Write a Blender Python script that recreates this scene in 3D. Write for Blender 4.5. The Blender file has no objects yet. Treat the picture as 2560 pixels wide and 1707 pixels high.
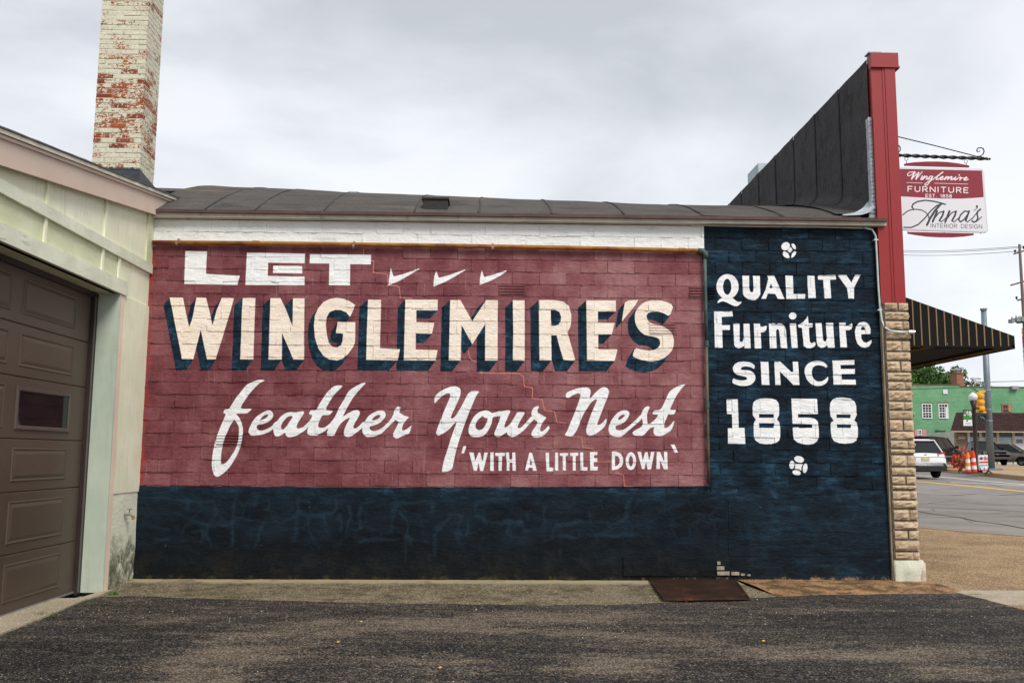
import bpy, bmesh, math, random
import numpy as np
from mathutils import Vector, Matrix, noise as mnoise
R = math.radians
scene = bpy.context.scene
COL = scene.collection

# ------------------------------------------------------------------ camera
FPX, PITCH, YAW, ROLL = 2291.7, .12315, .02443, .00635      # photograph is 2560 x 1707
CAMD, CAMH = 9.8, 1.325
cp, sp, cy, sy = math.cos(PITCH), math.sin(PITCH), math.cos(YAW), math.sin(YAW)
FW = Vector((sy*cp, cy*cp, sp)); _r = Vector((cy, -sy, 0)); _u = _r.cross(FW)
RI = _r*math.cos(ROLL) + _u*math.sin(ROLL)
UP = -_r*math.sin(ROLL) + _u*math.cos(ROLL)
CAM = Vector((0, -CAMD, CAMH))
camd = bpy.data.cameras.new('camera'); cam = bpy.data.objects.new('camera', camd); COL.objects.link(cam)
camd.sensor_width = 36; camd.lens = FPX/2560*36; camd.clip_end = 3000; camd.clip_start = .05
cam.matrix_world = Matrix(((RI.x, UP.x, -FW.x, CAM.x), (RI.y, UP.y, -FW.y, CAM.y), (RI.z, UP.z, -FW.z, CAM.z), (0, 0, 0, 1)))
scene.camera = cam

# ------------------------------------------------------------------ world: nishita sky under a thick cloud layer
SUN_EL, SUN_AZ = 48, 150          # azimuth clockwise from +Y: behind the camera, a little to the right
world = bpy.data.worlds.new("World"); scene.world = world; world.use_nodes = True
wt = world.node_tree; wn = wt.nodes; wl = wt.links
bg = wn['Background']; bg.inputs['Strength'].default_value = 0.1
sky = wn.new('ShaderNodeTexSky'); sky.sky_type = 'NISHITA'; sky.sun_disc = False
sky.sun_elevation = R(SUN_EL); sky.sun_rotation = R(SUN_AZ)
tc = wn.new('ShaderNodeTexCoord')
mp = wn.new('ShaderNodeMapping'); mp.inputs['Scale'].default_value = (1, 1, 2.6); mp.inputs['Location'].default_value = (1.7, .3, .4)
wl.new(tc.outputs['Generated'], mp.inputs['Vector'])
n1 = wn.new('ShaderNodeTexNoise'); n1.inputs['Scale'].default_value = 2.3; n1.inputs['Detail'].default_value = 7; n1.inputs['Roughness'].default_value = .5
n1.inputs['Distortion'].default_value = .3
wl.new(mp.outputs[0], n1.inputs['Vector'])
cr = wn.new('ShaderNodeValToRGB'); e = cr.color_ramp
e.elements[0].position = .37; e.elements[0].color = (3.0, 3.14, 3.38, 1)
e.elements[1].position = .61; e.elements[1].color = (4.4, 4.52, 4.72, 1)
wl.new(n1.outputs['Fac'], cr.inputs['Fac'])
sx = wn.new('ShaderNodeSeparateXYZ'); wl.new(tc.outputs['Generated'], sx.inputs[0])
mr = wn.new('ShaderNodeMapRange'); mr.inputs['From Min'].default_value = 0; mr.inputs['From Max'].default_value = .45
mr.inputs['To Min'].default_value = 1.22; mr.inputs['To Max'].default_value = .95
wl.new(sx.outputs['Z'], mr.inputs['Value'])
vm = wn.new('ShaderNodeVectorMath'); vm.operation = 'SCALE'
wl.new(cr.outputs['Color'], vm.inputs[0]); wl.new(mr.outputs[0], vm.inputs['Scale'])
mx = wn.new('ShaderNodeMix'); mx.data_type = 'RGBA'; mx.inputs['Factor'].default_value = .95
wl.new(sky.outputs[0], mx.inputs[6]); wl.new(vm.outputs[0], mx.inputs[7]); wl.new(mx.outputs[2], bg.inputs['Color'])

sund = bpy.data.lights.new('sun', 'SUN'); sund.energy = 1.5; sund.angle = R(24); sund.color = (1, .945, .86)
sun = bpy.data.objects.new('sun', sund); COL.objects.link(sun)
_d = Vector((math.sin(R(SUN_AZ))*math.cos(R(SUN_EL)), math.cos(R(SUN_AZ))*math.cos(R(SUN_EL)), math.sin(R(SUN_EL))))
sun.rotation_euler = _d.to_track_quat('Z', 'Y').to_euler()
vs = scene.view_settings; vs.view_transform = 'Standard'; vs.look = 'None'; vs.gamma = 1; vs.exposure = 1.06; vs.use_curve_mapping = False

# ------------------------------------------------------------------ pixel of the photograph -> point on a surface
def ray(x, y): return FW*FPX + RI*(x-1280) + UP*(853.5-y)
def onY(x, y, Y=0.): d = ray(x, y); return CAM + d*((Y-CAM.y)/d.y)
def onX(x, y, X): d = ray(x, y); return CAM + d*((X-CAM.x)/d.x)
def gz(y): return 0. if y < 0 else 1.15*(1-math.exp(-y/60))
def onG(x, y, dz=0):
    z = 0
    for i in range(60):
        d = ray(x, y); P = CAM + d*((z+dz-CAM.z)/d.z); z = gz(P.y)
    return P
def atd(x, y, d): v = ray(x, y); return CAM + v*(d/v.dot(FW))     # at a given depth

# ------------------------------------------------------------------ mesh helpers
class MB:
    def __init__(s): s.v = []; s.f = []
    def add(s, vs, fs):
        n = len(s.v); s.v += [tuple(v) for v in vs]; s.f += [tuple(i+n for i in f) for f in fs]; return s
    def box(s, x0, x1, y0, y1, z0, z1):
        return s.add([(x0,y0,z0),(x1,y0,z0),(x1,y1,z0),(x0,y1,z0),(x0,y0,z1),(x1,y0,z1),(x1,y1,z1),(x0,y1,z1)],
                     [(0,3,2,1),(4,5,6,7),(0,1,5,4),(1,2,6,5),(2,3,7,6),(3,0,4,7)])
    def hexa(s, a, b):      # two quads (same winding) joined
        return s.add(list(a)+list(b), [(3,2,1,0),(4,5,6,7),(0,1,5,4),(1,2,6,5),(2,3,7,6),(3,0,4,7)])
    def bar(s, p, q, w, t, up=(0,0,1)):
        p = Vector(p); q = Vector(q); d = (q-p).normalized(); u = Vector(up)
        a = d.cross(u).normalized()*w/2; b = a.cross(d).normalized()*t/2
        return s.hexa([p-a-b, p+a-b, p+a+b, p-a+b], [q-a-b, q+a-b, q+a+b, q-a+b])
    def tube(s, path, r, n=8, cap=True, closed=False):
        path = [Vector(p) for p in path]; m = len(path); rings = []
        pu = None
        for i, p in enumerate(path):
            a = path[i-1] if (i > 0 or closed) else p; b = path[(i+1) % m] if (i < m-1 or closed) else p
            d = (b-a).normalized()
            u = pu if pu is not None else (Vector((0,0,1)) if abs(d.z) < .9 else Vector((1,0,0)))
            x = d.cross(u); x = x.normalized() if x.length > 1e-6 else Vector((1,0,0)); u = x.cross(d).normalized(); pu = u
            rr = r[i] if isinstance(r, (list, tuple)) else r
            rings.append([p + x*math.cos(2*math.pi*k/n)*rr + u*math.sin(2*math.pi*k/n)*rr for k in range(n)])
        fs = []
        for i in range(m if closed else m-1):
            j = (i+1) % m
            for k in range(n): fs.append((i*n+k, i*n+(k+1)%n, j*n+(k+1)%n, j*n+k))
        if cap and not closed: fs += [tuple(range(n))[::-1], tuple(range((m-1)*n, m*n))]
        return s.add([v for g in rings for v in g], fs)
    def lathe(s, prof, c=(0,0,0), n=16):    # prof: (r,z)
        vs = []; fs = []; m = len(prof)
        for r, z in prof:
            for k in range(n): vs.append((c[0]+r*math.cos(2*math.pi*k/n), c[1]+r*math.sin(2*math.pi*k/n), c[2]+z))
        for i in range(m-1):
            for k in range(n): fs.append((i*n+k, i*n+(k+1)%n, (i+1)*n+(k+1)%n, (i+1)*n+k))
        fs += [tuple(range(n))[::-1], tuple(range((m-1)*n, m*n))]
        return s.add(vs, fs)
    def prism(s, poly, vec):               # polygon of 3d points extruded by vec
        poly = [Vector(p) for p in poly]; n = len(poly); vec = Vector(vec)
        return s.add(poly+[p+vec for p in poly], [tuple(range(n))[::-1], tuple(range(n, 2*n))]+[(i, (i+1)%n, n+(i+1)%n, n+i) for i in range(n)])
    def mesh(s, name, mat=None, smooth=False):
        m = bpy.data.meshes.new(name); m.from_pydata(s.v, [], s.f); m.validate(); m.update()
        bm = bmesh.new(); bm.from_mesh(m); bmesh.ops.recalc_face_normals(bm, faces=bm.faces); bm.to_mesh(m); bm.free()
        if mat: m.materials.append(mat)
        if smooth:
            for p in m.polygons: p.use_smooth = True
        return m
    def build(s, name, mat, parent=None, smooth=False, local=False, **tags):
        return link(name, s.mesh(name, mat, smooth), parent, local, **tags)
def link(name, me, parent=None, local=False, loc=None, scale=None, rot=None, **tags):
    o = bpy.data.objects.new(name, me); COL.objects.link(o)
    if loc is not None: o.location = loc
    if scale is not None: o.scale = scale
    if rot is not None: o.rotation_euler = rot
    if parent:
        o.parent = parent
        if not local: o.matrix_parent_inverse = PM[parent.name].inverted()
    for k, v in tags.items():
        if v is not None: o[k] = v
    PM[o.name] = Matrix.LocRotScale(o.location, o.rotation_euler, o.scale)
    return o
PM = {}
def thing(name, label, cat, loc=(0,0,0), rotz=0, group=None):
    o = bpy.data.objects.new(name, None); COL.objects.link(o)
    o.location = loc; o.rotation_euler = (0, 0, rotz); o['label'] = label; o['category'] = cat
    if group: o['group'] = group
    o.empty_display_size = .1
    PM[o.name] = Matrix.Translation(Vector(loc)) @ Matrix.Rotation(rotz, 4, 'Z')
    return o

# ------------------------------------------------------------------ node helpers
class G:
    def __init__(s, name, rough=.8, spec=.3, metal=0):
        s.m = bpy.data.materials.new(name); s.m.use_nodes = True; s.t = s.m.node_tree; s.b = s.t.nodes['Principled BSDF']
        s.b.inputs['Roughness'].default_value = rough; s.b.inputs['Specular IOR Level'].default_value = spec; s.b.inputs['Metallic'].default_value = metal
        s._pos = None
    def n(s, ty, **k):
        o = s.t.nodes.new('ShaderNode'+ty)
        for a, b in k.items(): setattr(o, a, b)
        return o
    def l(s, a, b): s.t.links.new(a, b)
    def put(s, sock, v):
        if isinstance(v, bpy.types.NodeSocket): s.l(v, sock)
        elif isinstance(v, (tuple, list)):
            sock.default_value = tuple(v)+((1,) if len(v) == 3 and sock.type == 'RGBA' else ())
        else: sock.default_value = v
    def pos(s, scale=(1,1,1), loc=(0,0,0)):
        g = s.n('NewGeometry'); m = s.n('Mapping'); m.inputs['Scale'].default_value = scale; m.inputs['Location'].default_value = loc
        s.l(g.outputs['Position'], m.inputs['Vector']); return m.outputs[0]
    def obj(s, scale=(1,1,1)):
        g = s.n('TexCoord'); m = s.n('Mapping'); m.inputs['Scale'].default_value = scale
        s.l(g.outputs['Object'], m.inputs['Vector']); return m.outputs[0]
    def noise(s, sc, detail=4, rough=.55, vec=None, dist=0, stretch=(1,1,1), off=0):
        o = s.n('TexNoise'); o.inputs['Scale'].default_value = sc; o.inputs['Detail'].default_value = detail
        o.inputs['Roughness'].default_value = rough; o.inputs['Distortion'].default_value = dist
        s.l(vec or s.pos(stretch, (off, off*.7, off*1.3)), o.inputs['Vector']); return o.outputs['Fac']
    def vor(s, sc, feature='F1', vec=None, stretch=(1,1,1), out=0, rnd=1):
        o = s.n('TexVoronoi', feature=feature); o.inputs['Scale'].default_value = sc; o.inputs['Randomness'].default_value = rnd
        s.l(vec or s.pos(stretch), o.inputs['Vector']); return o.outputs[out]
    def ramp(s, f, *st):
        o = s.n('ValToRGB'); r = o.color_ramp
        while len(r.elements) < len(st): r.elements.new(.5)
        for el, (p, c) in zip(r.elements, st): el.position = p; el.color = tuple(c)+(1,) if len(c) == 3 else c
        s.put(o.inputs[0], f); return o.outputs[0]
    def step(s, f, a, b, lo=0., hi=1.):
        o = s.n('MapRange', interpolation_type='SMOOTHSTEP'); s.put(o.inputs[0], f)
        for i, v in enumerate((a, b, lo, hi)): s.put(o.inputs[i+1], v)
        return o.outputs[0]
    def mix(s, f, a, b, mode='MIX'):
        o = s.n('Mix', data_type='RGBA', blend_type=mode); s.put(o.inputs[0], f); s.put(o.inputs[6], a); s.put(o.inputs[7], b); return o.outputs[2]
    def math(s, op, a, b=0., c=0.):
        o = s.n('Math', operation=op); s.put(o.inputs[0], a); s.put(o.inputs[1], b); s.put(o.inputs[2], c); return o.outputs[0]
    def mul(s, a, b): return s.math('MULTIPLY', a, b)
    def sep(s, v):
        o = s.n('SeparateXYZ'); s.l(v, o.inputs[0]); return o.outputs
    def bump(s, h, strength=.5, dist=.01, prev=None):
        o = s.n('Bump'); o.inputs['Strength'].default_value = strength; o.inputs['Distance'].default_value = dist
        s.put(o.inputs['Height'], h)
        if prev: s.l(prev, o.inputs['Normal'])
        return o.outputs[0]
    def out(s, col=None, rough=None, nrm=None):
        if col is not None: s.put(s.b.inputs['Base Color'], col)
        if rough is not None: s.put(s.b.inputs['Roughness'], rough)
        if nrm is not None: s.l(nrm, s.b.inputs['Normal'])
        return s.m
def simple(name, col, rough=.7, spec=.3, metal=0, var=.12, sc=6, bump=0, dirt=None):
    g = G(name, rough, spec, metal)
    f = g.noise(sc, 5, .6)
    a = tuple(c*(1-var) for c in col); b = tuple(min(1, c*(1+var)) for c in col)
    c = g.mix(g.step(f, .3, .7), a, b)
    if dirt:
        c = g.mix(g.mul(g.step(g.noise(sc*2.3, 6, .7, off=3), .55, .72), dirt[1]), c, dirt[0])
    nr = g.bump(g.noise(sc*12, 4), bump, .01) if bump else None
    return g.out(c, g.step(f, 0, 1, max(0, rough-.08), min(1, rough+.08)), nr)
def glass(name, col=(.02,.03,.035), rough=.06):
    g = G(name, rough, .8); return g.out(g.mix(g.noise(2, 2), col, tuple(c*1.5 for c in col)))

# ------------------------------------------------------------------ raster of painted outlines into wall-space masks
class Canvas:
    def __init__(s, x0, x1, z0, z1, ppm):
        s.x0, s.z0, s.k = x0, z0, ppm*2; s.w = int((x1-x0)*ppm)//2*2; s.h = int((z1-z0)*ppm)//2*2
        s.x1 = x0+s.w/ppm; s.z1 = z0+s.h/ppm; s.ch = {}
    def layer(s, n):
        if n not in s.ch: s.ch[n] = np.zeros((s.h*2, s.w*2), np.uint8)
        return s.ch[n]
    def poly(s, lay, loops, val=1):     # loops of (X,Z), even-odd
        A = s.layer(lay); E = []
        for L in loops:
            q = [((x-s.x0)*s.k, (z-s.z0)*s.k) for x, z in L]
            for i in range(len(q)):
                a, b = q[i-1], q[i]
                if a[1] != b[1]: E.append((a[0], a[1], b[0], b[1]))
        if not E: return
        E = np.array(E); ylo = np.minimum(E[:,1], E[:,3]); yhi = np.maximum(E[:,1], E[:,3])
        for r in range(max(0, int(ylo.min())), min(A.shape[0]-1, int(yhi.max())+1)+1):
            yc = r+.5; m = (ylo <= yc) & (yhi > yc)
            if not m.any(): continue
            e = E[m]; xs = np.sort(e[:,0]+(yc-e[:,1])/(e[:,3]-e[:,1])*(e[:,2]-e[:,0]))
            for i in range(0, len(xs)-1, 2):
                a = max(0, int(math.ceil(xs[i]-.5))); b = min(A.shape[1], int(math.ceil(xs[i+1]-.5)))
                if b > a: A[r, a:b] = val
    def image(s, name, lays, blur={}):
        px = np.ones((s.h, s.w, 4), np.float32)
        for i in range(3):
            if i < len(lays) and lays[i] in s.ch:
                a = s.ch[lays[i]].astype(np.float32); px[:,:,i] = (a[0::2,0::2]+a[1::2,0::2]+a[0::2,1::2]+a[1::2,1::2])/4
            else: px[:,:,i] = 0
            if i < len(lays) and lays[i] in blur:
                for _ in range(2):
                    for ax in (0, 1):
                        k = blur[lays[i]]; a = px[:,:,i]; c = np.cumsum(np.concatenate([np.repeat(np.take(a, [0], ax), k+1, ax), a, np.repeat(np.take(a, [-1], ax), k, ax)], ax), ax, dtype=np.float64)
                        n = a.shape[ax]; px[:,:,i] = (np.take(c, range(2*k+1, 2*k+1+n), ax)-np.take(c, range(0, n), ax))/(2*k+1)
        im = bpy.data.images.new(name, s.w, s.h); im.colorspace_settings.name = 'Non-Color'
        im.pixels.foreach_set(px.ravel()); im.update(); im.pack(); return im
    def node(s, g, im, pv=None):
        p = g.sep(pv or g.pos()); c = g.n('CombineXYZ')
        u = g.n('MapRange'); u.clamp = False; v = g.n('MapRange'); v.clamp = False
        for o, sk, a, b in ((u, p[0], s.x0, s.x1), (v, p[2], s.z0, s.z1)):
            g.l(sk, o.inputs[0]); o.inputs[1].default_value = a; o.inputs[2].default_value = b
        g.l(u.outputs[0], c.inputs[0]); g.l(v.outputs[0], c.inputs[1])
        t = g.n('TexImage', image=im, extension='EXTEND'); g.l(c.outputs[0], t.inputs[0])
        q = g.n('SeparateColor'); g.l(t.outputs[0], q.inputs[0]); return q.outputs
def chaikin(p, n=1):
    for _ in range(n):
        o = []
        for i in range(len(p)):
            a, b = p[i], p[(i+1) % len(p)]
            o += [(a[0]*.8+b[0]*.2, a[1]*.8+b[1]*.2), (a[0]*.2+b[0]*.8, a[1]*.2+b[1]*.8)]
        p = o
    return p
def ell(cx, cy, rx, ry, a=0, n=28):
    c, s = math.cos(R(a)), math.sin(R(a))
    return [(cx+rx*math.cos(t)*c-ry*math.sin(t)*s, cy+rx*math.cos(t)*s+ry*math.sin(t)*c) for t in (2*math.pi*i/n for i in range(n))]
def tr(pts, crop, Y=0.):
    ox, oy, s = crop; o = []
    for x, y in pts:
        P = onY(ox+x/s, oy+y/s, Y); o.append((P.x, P.z))
    return o
def stroke(cv, lay, pts, w, crop, Y=0., val=1):     # brush stroke; w in crop pixels
    for i in range(len(pts)-1):
        (x0, y0), (x1, y1) = pts[i], pts[i+1]; L = math.hypot(x1-x0, y1-y0) or 1
        nx, ny = -(y1-y0)/L*w/2, (x1-x0)/L*w/2
        cv.poly(lay, [tr([(x0+nx,y0+ny),(x1+nx,y1+ny),(x1-nx,y1-ny),(x0-nx,y0-ny)], crop, Y)], val)
    for x, y in pts: cv.poly(lay, [tr(ell(x, y, w/2, w/2, 0, 8), crop, Y)], val)
# small stroke alphabet, unit box: x 0..w, y 0 (base) .. 1 (top)
FONT = {'A': (.8,[[(0,0),(.4,1),(.8,0)],[(.15,.35),(.65,.35)]]), 'C': (.75,[[(.75,.82),(.55,1),(.2,1),(0,.75),(0,.25),(.2,0),(.55,0),(.75,.18)]]),
 'D': (.75,[[(0,0),(0,1),(.45,1),(.75,.75),(.75,.25),(.45,0),(0,0)]]), 'E': (.6,[[(.6,0),(0,0),(0,1),(.6,1)],[(0,.52),(.52,.52)]]),
 'F': (.6,[[(0,0),(0,1),(.6,1)],[(0,.5),(.5,.5)]]), 'G': (.8,[[(.75,.82),(.55,1),(.2,1),(0,.75),(0,.25),(.2,0),(.6,0),(.78,.2),(.78,.48),(.45,.48)]]),
 'H': (.7,[[(0,0),(0,1)],[(.7,0),(.7,1)],[(0,.5),(.7,.5)]]), 'I': (.05,[[(0,0),(0,1)]]), 'L': (.55,[[(0,1),(0,0),(.55,0)]]),
 'M': (.85,[[(0,0),(0,1),(.42,.3),(.85,1),(.85,0)]]), 'N': (.72,[[(0,0),(0,1),(.72,0),(.72,1)]]),
 'O': (.8,[[(.25,0),(0,.25),(0,.75),(.25,1),(.55,1),(.8,.75),(.8,.25),(.55,0),(.25,0)]]),
 'P': (.62,[[(0,0),(0,1),(.45,1),(.62,.85),(.62,.62),(.45,.47),(0,.47)]]),
 'R': (.65,[[(0,0),(0,1),(.45,1),(.63,.85),(.63,.62),(.45,.47),(0,.47)],[(.35,.47),(.65,0)]]),
 'S': (.62,[[(.6,.85),(.45,1),(.15,1),(0,.85),(.03,.62),(.57,.42),(.62,.18),(.47,0),(.15,0),(0,.15)]]),
 'T': (.66,[[(0,1),(.66,1)],[(.33,1),(.33,0)]]), 'U': (.7,[[(0,1),(0,.25),(.2,0),(.5,0),(.7,.25),(.7,1)]]),
 'V': (.75,[[(0,1),(.37,0),(.75,1)]]), 'W': (1.05,[[(0,1),(.27,0),(.52,.85),(.78,0),(1.05,1)]]), 'Y': (.72,[[(0,1),(.36,.5),(.72,1)],[(.36,.5),(.36,0)]]),
 '1': (.3,[[(0,.8),(.25,1),(.25,0)]]), '8': (.62,[[(.31,.53),(.05,.68),(.05,.88),(.2,1),(.42,1),(.57,.88),(.57,.68),(.31,.53),(0,.35),(0,.15),(.18,0),(.44,0),(.62,.15),(.62,.35),(.31,.53)]]),
 '5': (.6,[[(.57,1),(.08,1),(.04,.55),(.35,.62),(.6,.42),(.6,.18),(.4,0),(.15,0),(0,.14)]]), '.': (.06,[[(0,0),(.03,.04)]]), "'": (.1,[[(.05,1),(.02,.75)]]), ' ': (.45,[])}
def text_strokes(s, x0, y0, x1, y1, h, gap=.32):      # baseline from (x0,y0) to (x1,y1), y downwards
    tot = sum(FONT[c][0] for c in s)+gap*(len(s)-1); k = (x1-x0)/tot; o = []; x = 0
    for c in s:
        for st in FONT[c][1]:
            o.append([(x0+(x+a)*k, y0+(y1-y0)*(x+a)/tot-b*h) for a, b in st])
        x += FONT[c][0]+gap
    return o
def stroke_mesh(mb, lines, w, fn, n):     # flat lettering: lines of 2d points through fn -> 3d, n = normal
    n = Vector(n)
    for pts in lines:
        P = [Vector(fn(*p)) for p in pts]
        for a, b in zip(P, P[1:]):
            d = (b-a); 
            if d.length < 1e-6: continue
            d.normalize(); s = d.cross(n)*w/2; a2 = a-d*w*.4; b2 = b+d*w*.4
            mb.add([a2-s, b2-s, b2+s, a2+s], [(0,1,2,3)])

# ================================================================== mural masks
XL, XR, ZT = -3.665, 4.27, 3.835
cv = Canvas(-3.8, 4.7, -.12, 4.0, 400)
A, B, Cc = (340,580,4.3556), (860,580,4.3556), (1280,580,4.3556)
F1, H4, F2 = (500,930,5.6), (480,920,4.0552), (720,930,6.9176)
YR, WT, NS = (1070,940,6.0303), (1140,1090,4.0552), (1380,940,6.72)
QL, RU, S8 = (1760,590,5.3455), (1760,760,5.3455), (1780,970,5.88)
def white(crop, *loops, sm=0): cv.poly('white', [tr(chaikin(l, sm) if sm else l, crop) for l in loops])
# LET and the three ticks
white(A, [(540,208),(776,212),(764,457),(870,465),(1133,478),(1105,578),(528,567)])
white(A, [(1208,226),(1841,238),(1838,343),(1440,335),(1436,480),(1838,488),(1836,582),(1194,577)])
white(A, [(1495,368),(1812,374),(1810,453),(1494,447)])
white(A, [(1895,243),(2560,250),(2558,355),(2333,352),(2331,583),(2101,580),(2107,345),(1893,343)])
white(B, [(510,393),(541,488),(640,462),(815,400),(822,406),(705,475),(600,535),(482,585),(496,490)])
white(B, [(1005,424),(1033,500),(1150,470),(1318,409),(1322,416),(1200,490),(1110,540),(977,597),(975,560),(985,480)])
white(B, [(1500,418),(1526,492),(1640,462),(1765,420),(1772,427),(1690,485),(1600,530),(1478,578),(1480,520),(1490,460)])
# big block letters with their painted drop shade
BIG = [
 (A,-68,118,0,[[(370,715),(515,716),(545,880),(580,1035),(610,960),(662,716),(766,718),(805,880),(835,1018),(880,850),(937,718),(1067,720),(1035,850),(870,1385),(775,1386),(706,1063),(625,1384),(503,1382)]]),
 (A,-92,122,0,[[(1163,720),(1302,720),(1280,1388),(1137,1386)]]),
 (A,-85,120,0,[[(1465,721),(1573,722),(1628,830),(1707,1030),(1710,722),(1836,724),(1832,1388),(1716,1388),(1592,1100),(1589,1388),(1444,1387)]]),
 (A,-68,118,0,[[(2190,718),(2260,728),(2320,752),(2387,793),(2362,860),(2331,925),(2290,875),(2230,850),(2170,848),(2110,872),(2078,930),(2068,1010),(2080,1120),(2100,1205),(2140,1250),(2190,1257),(2232,1232),(2252,1180),(2255,1105),(2177,1100),(2197,980),(2390,983),(2388,1140),(2383,1210),(2360,1260),(2310,1330),(2250,1380),(2190,1398),(2100,1385),(2040,1345),(1985,1265),(1950,1150),(1940,1020),(1950,910),(1985,830),(2040,765),(2110,730)]]),
 (B,-96,116,0,[[(263,737),(405,740),(392,1265),(609,1277),(585,1396),(242,1392),(250,1100)]]),
 (B,-83,115,0,[[(669,737),(1021,738),(1019,854),(788,852),(788,983),(984,988),(958,1108),(783,1107),(782,1280),(1020,1286),(998,1398),(652,1395)]]),
 (B,-93,120,0,[[(1157,741),(1268,743),(1397,972),(1548,743),(1675,745),(1673,1400),(1536,1398),(1538,1003),(1397,1222),(1280,1012),(1270,1398),(1141,1396)]]),
 (B,-86,120,0,[[(1838,744),(1966,745),(1968,1400),(1838,1396),(1843,1100)]]),
 (Cc,-94,120,0,[[(292,742),(480,744),(560,760),(620,810),(645,900),(643,980),(632,1040),(603,1092),(640,1220),(690,1398),(562,1396),(520,1260),(485,1125),(426,1123),(430,1398),(298,1394)],[(421,850),(470,850),(515,870),(534,920),(530,970),(505,1010),(460,1022),(424,1022)]]),
 (Cc,-93,117,0,[[(808,745),(1129,747),(1132,866),(934,866),(934,985),(1118,991),(1085,1115),(938,1115),(938,1275),(1148,1278),(1118,1403),(817,1400)]]),
 (Cc,-72,85,0,[[(1228,768),(1265,748),(1375,738),(1340,800),(1290,860),(1240,920),(1196,975),(1210,870)]]),
 (Cc,-78,118,1,[[(1760,798),(1715,920),(1650,885),(1590,865),(1520,868),(1475,885),(1462,920),(1480,970),(1520,1000),(1620,1020),(1700,1060),(1745,1110),(1762,1180),(1755,1260),(1720,1320),(1660,1370),(1590,1400),(1510,1412),(1420,1398),(1350,1372),(1310,1350),(1340,1258),(1400,1280),(1480,1292),(1550,1285),(1600,1250),(1616,1210),(1600,1160),(1550,1140),(1450,1125),(1390,1080),(1345,1010),(1335,930),(1345,860),(1400,790),(1470,752),(1560,742),(1660,755)]]),
]
for crop, dx, dyb, sm, loops in BIG:
    mv = lambda p: (p[0]+dx, p[1]+82+(dyb-82)*max(0, min(1, (p[1]-720)/668)))
    for L in loops:
        for i in range(len(L)):
            a, b = L[i-1], L[i]; cv.poly('shade', [tr([a, b, mv(b), mv(a)], crop)])
    cv.poly('shade', [tr([mv(p) for p in l], crop) for l in loops])
    cv.poly('cream', [tr(chaikin(l) if sm else l, crop) for l in loops])
# script: feather
white(F1, [(908,118),(880,107),(820,108),(760,130),(700,155),(645,185),(590,255),(510,355),(450,450),(408,518),(350,520),(338,540),(330,577),(368,580),(330,670),(270,810),(210,990),(180,1130),(165,1270),(170,1350),(195,1430),(225,1460),(260,1462),(310,1430),(370,1380),(430,1310),(510,1180),(560,1070),(590,970),(603,860),(602,780),(585,710),(555,640),(510,590),(515,580),(660,578),(700,545),(725,518),(715,513),(567,512),(585,460),(620,410),(690,310),(760,230),(830,160),(880,130)],
 [(483,660),(520,710),(545,760),(550,830),(545,940),(520,1030),(480,1110),(420,1200),(370,1265),(320,1290),(292,1275),(295,1220),(300,1120),(325,1000),(370,870),(420,760),(465,685)], sm=1)
white(F1, [(1027,590),(1020,565),(985,535),(940,535),(885,562),(820,600),(760,655),(715,735),(685,800),(682,850),(712,882),(760,888),(840,880),(930,855),(990,825),(1035,785),(1090,730),(1060,690),(1035,735),(980,775),(920,805),(860,820),(820,812),(795,790),(797,750),(815,735),(880,728),(960,695),(1010,650),(1027,610)],
 [(835,675),(870,630),(910,595),(955,590),(957,610),(930,640),(880,665)], sm=1)
white(H4, [(1145,437),(1075,440),(1065,450),(1000,443),(950,455),(900,490),(870,530),(820,570),(825,620),(832,665),(850,692),(880,692),(920,670),(948,650),(952,680),(975,698),(1010,698),(1060,685),(1110,655),(1170,610),(1185,570),(1150,585),(1110,605),(1075,613),(1058,600),(1075,550),(1110,500)],
 [(1025,490),(1000,530),(960,590),(925,625),(903,610),(905,580),(925,540),(965,495),(1000,483)], sm=1)
white(F2, [(957,235),(880,228),(820,238),(760,270),(700,330),(640,400),(590,480),(540,560),(490,660),(395,658),(375,690),(360,730),(425,740),(410,790),(370,850),(300,920),(250,960),(300,990),(360,940),(338,1000),(335,1050),(350,1085),(420,1095),(500,1095),(560,1060),(640,1020),(680,985),(740,930),(750,870),(700,910),(650,950),(590,965),(540,955),(522,935),(530,880),(560,810),(595,740),(715,742),(745,710),(778,675),(765,668),(655,660),(665,610),(710,530),(770,430),(850,340)], sm=1)
white(F2, [(1352,190),(1335,178),(1290,185),(1230,215),(1150,260),(1060,320),(1010,400),(950,510),(880,620),(840,720),(790,810),(740,870),(690,960),(700,985),(680,1030),(672,1098),(800,1102),(830,1030),(870,950),(920,880),(990,820),(1075,780),(1060,820),(1020,890),(980,980),(965,1040),(975,1090),(1010,1118),(1060,1118),(1110,1100),(1160,1060),(1220,1020),(1285,960),(1330,900),(1310,850),(1260,900),(1220,940),(1170,972),(1135,970),(1130,940),(1160,870),(1210,790),(1240,730),(1243,690),(1225,660),(1180,655),(1130,665),(1040,710),(945,775),(960,740),(1000,660),(1050,570),(1120,450),(1200,350),(1290,250)], sm=1)
white(F2, [(1690,740),(1685,700),(1660,668),(1610,662),(1540,672),(1470,705),(1400,750),(1350,820),(1310,880),(1285,940),(1285,1020),(1310,1080),(1360,1120),(1440,1120),(1530,1100),(1620,1060),(1700,980),(1770,910),(1860,825),(1800,780),(1740,860),(1650,950),(1570,1000),(1490,1018),(1435,1005),(1410,970),(1415,940),(1450,930),(1530,905),(1600,870),(1650,820),(1680,780)],
 [(1450,830),(1480,780),(1530,745),(1580,735),(1602,750),(1590,780),(1550,810),(1490,835)], sm=1)
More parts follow.
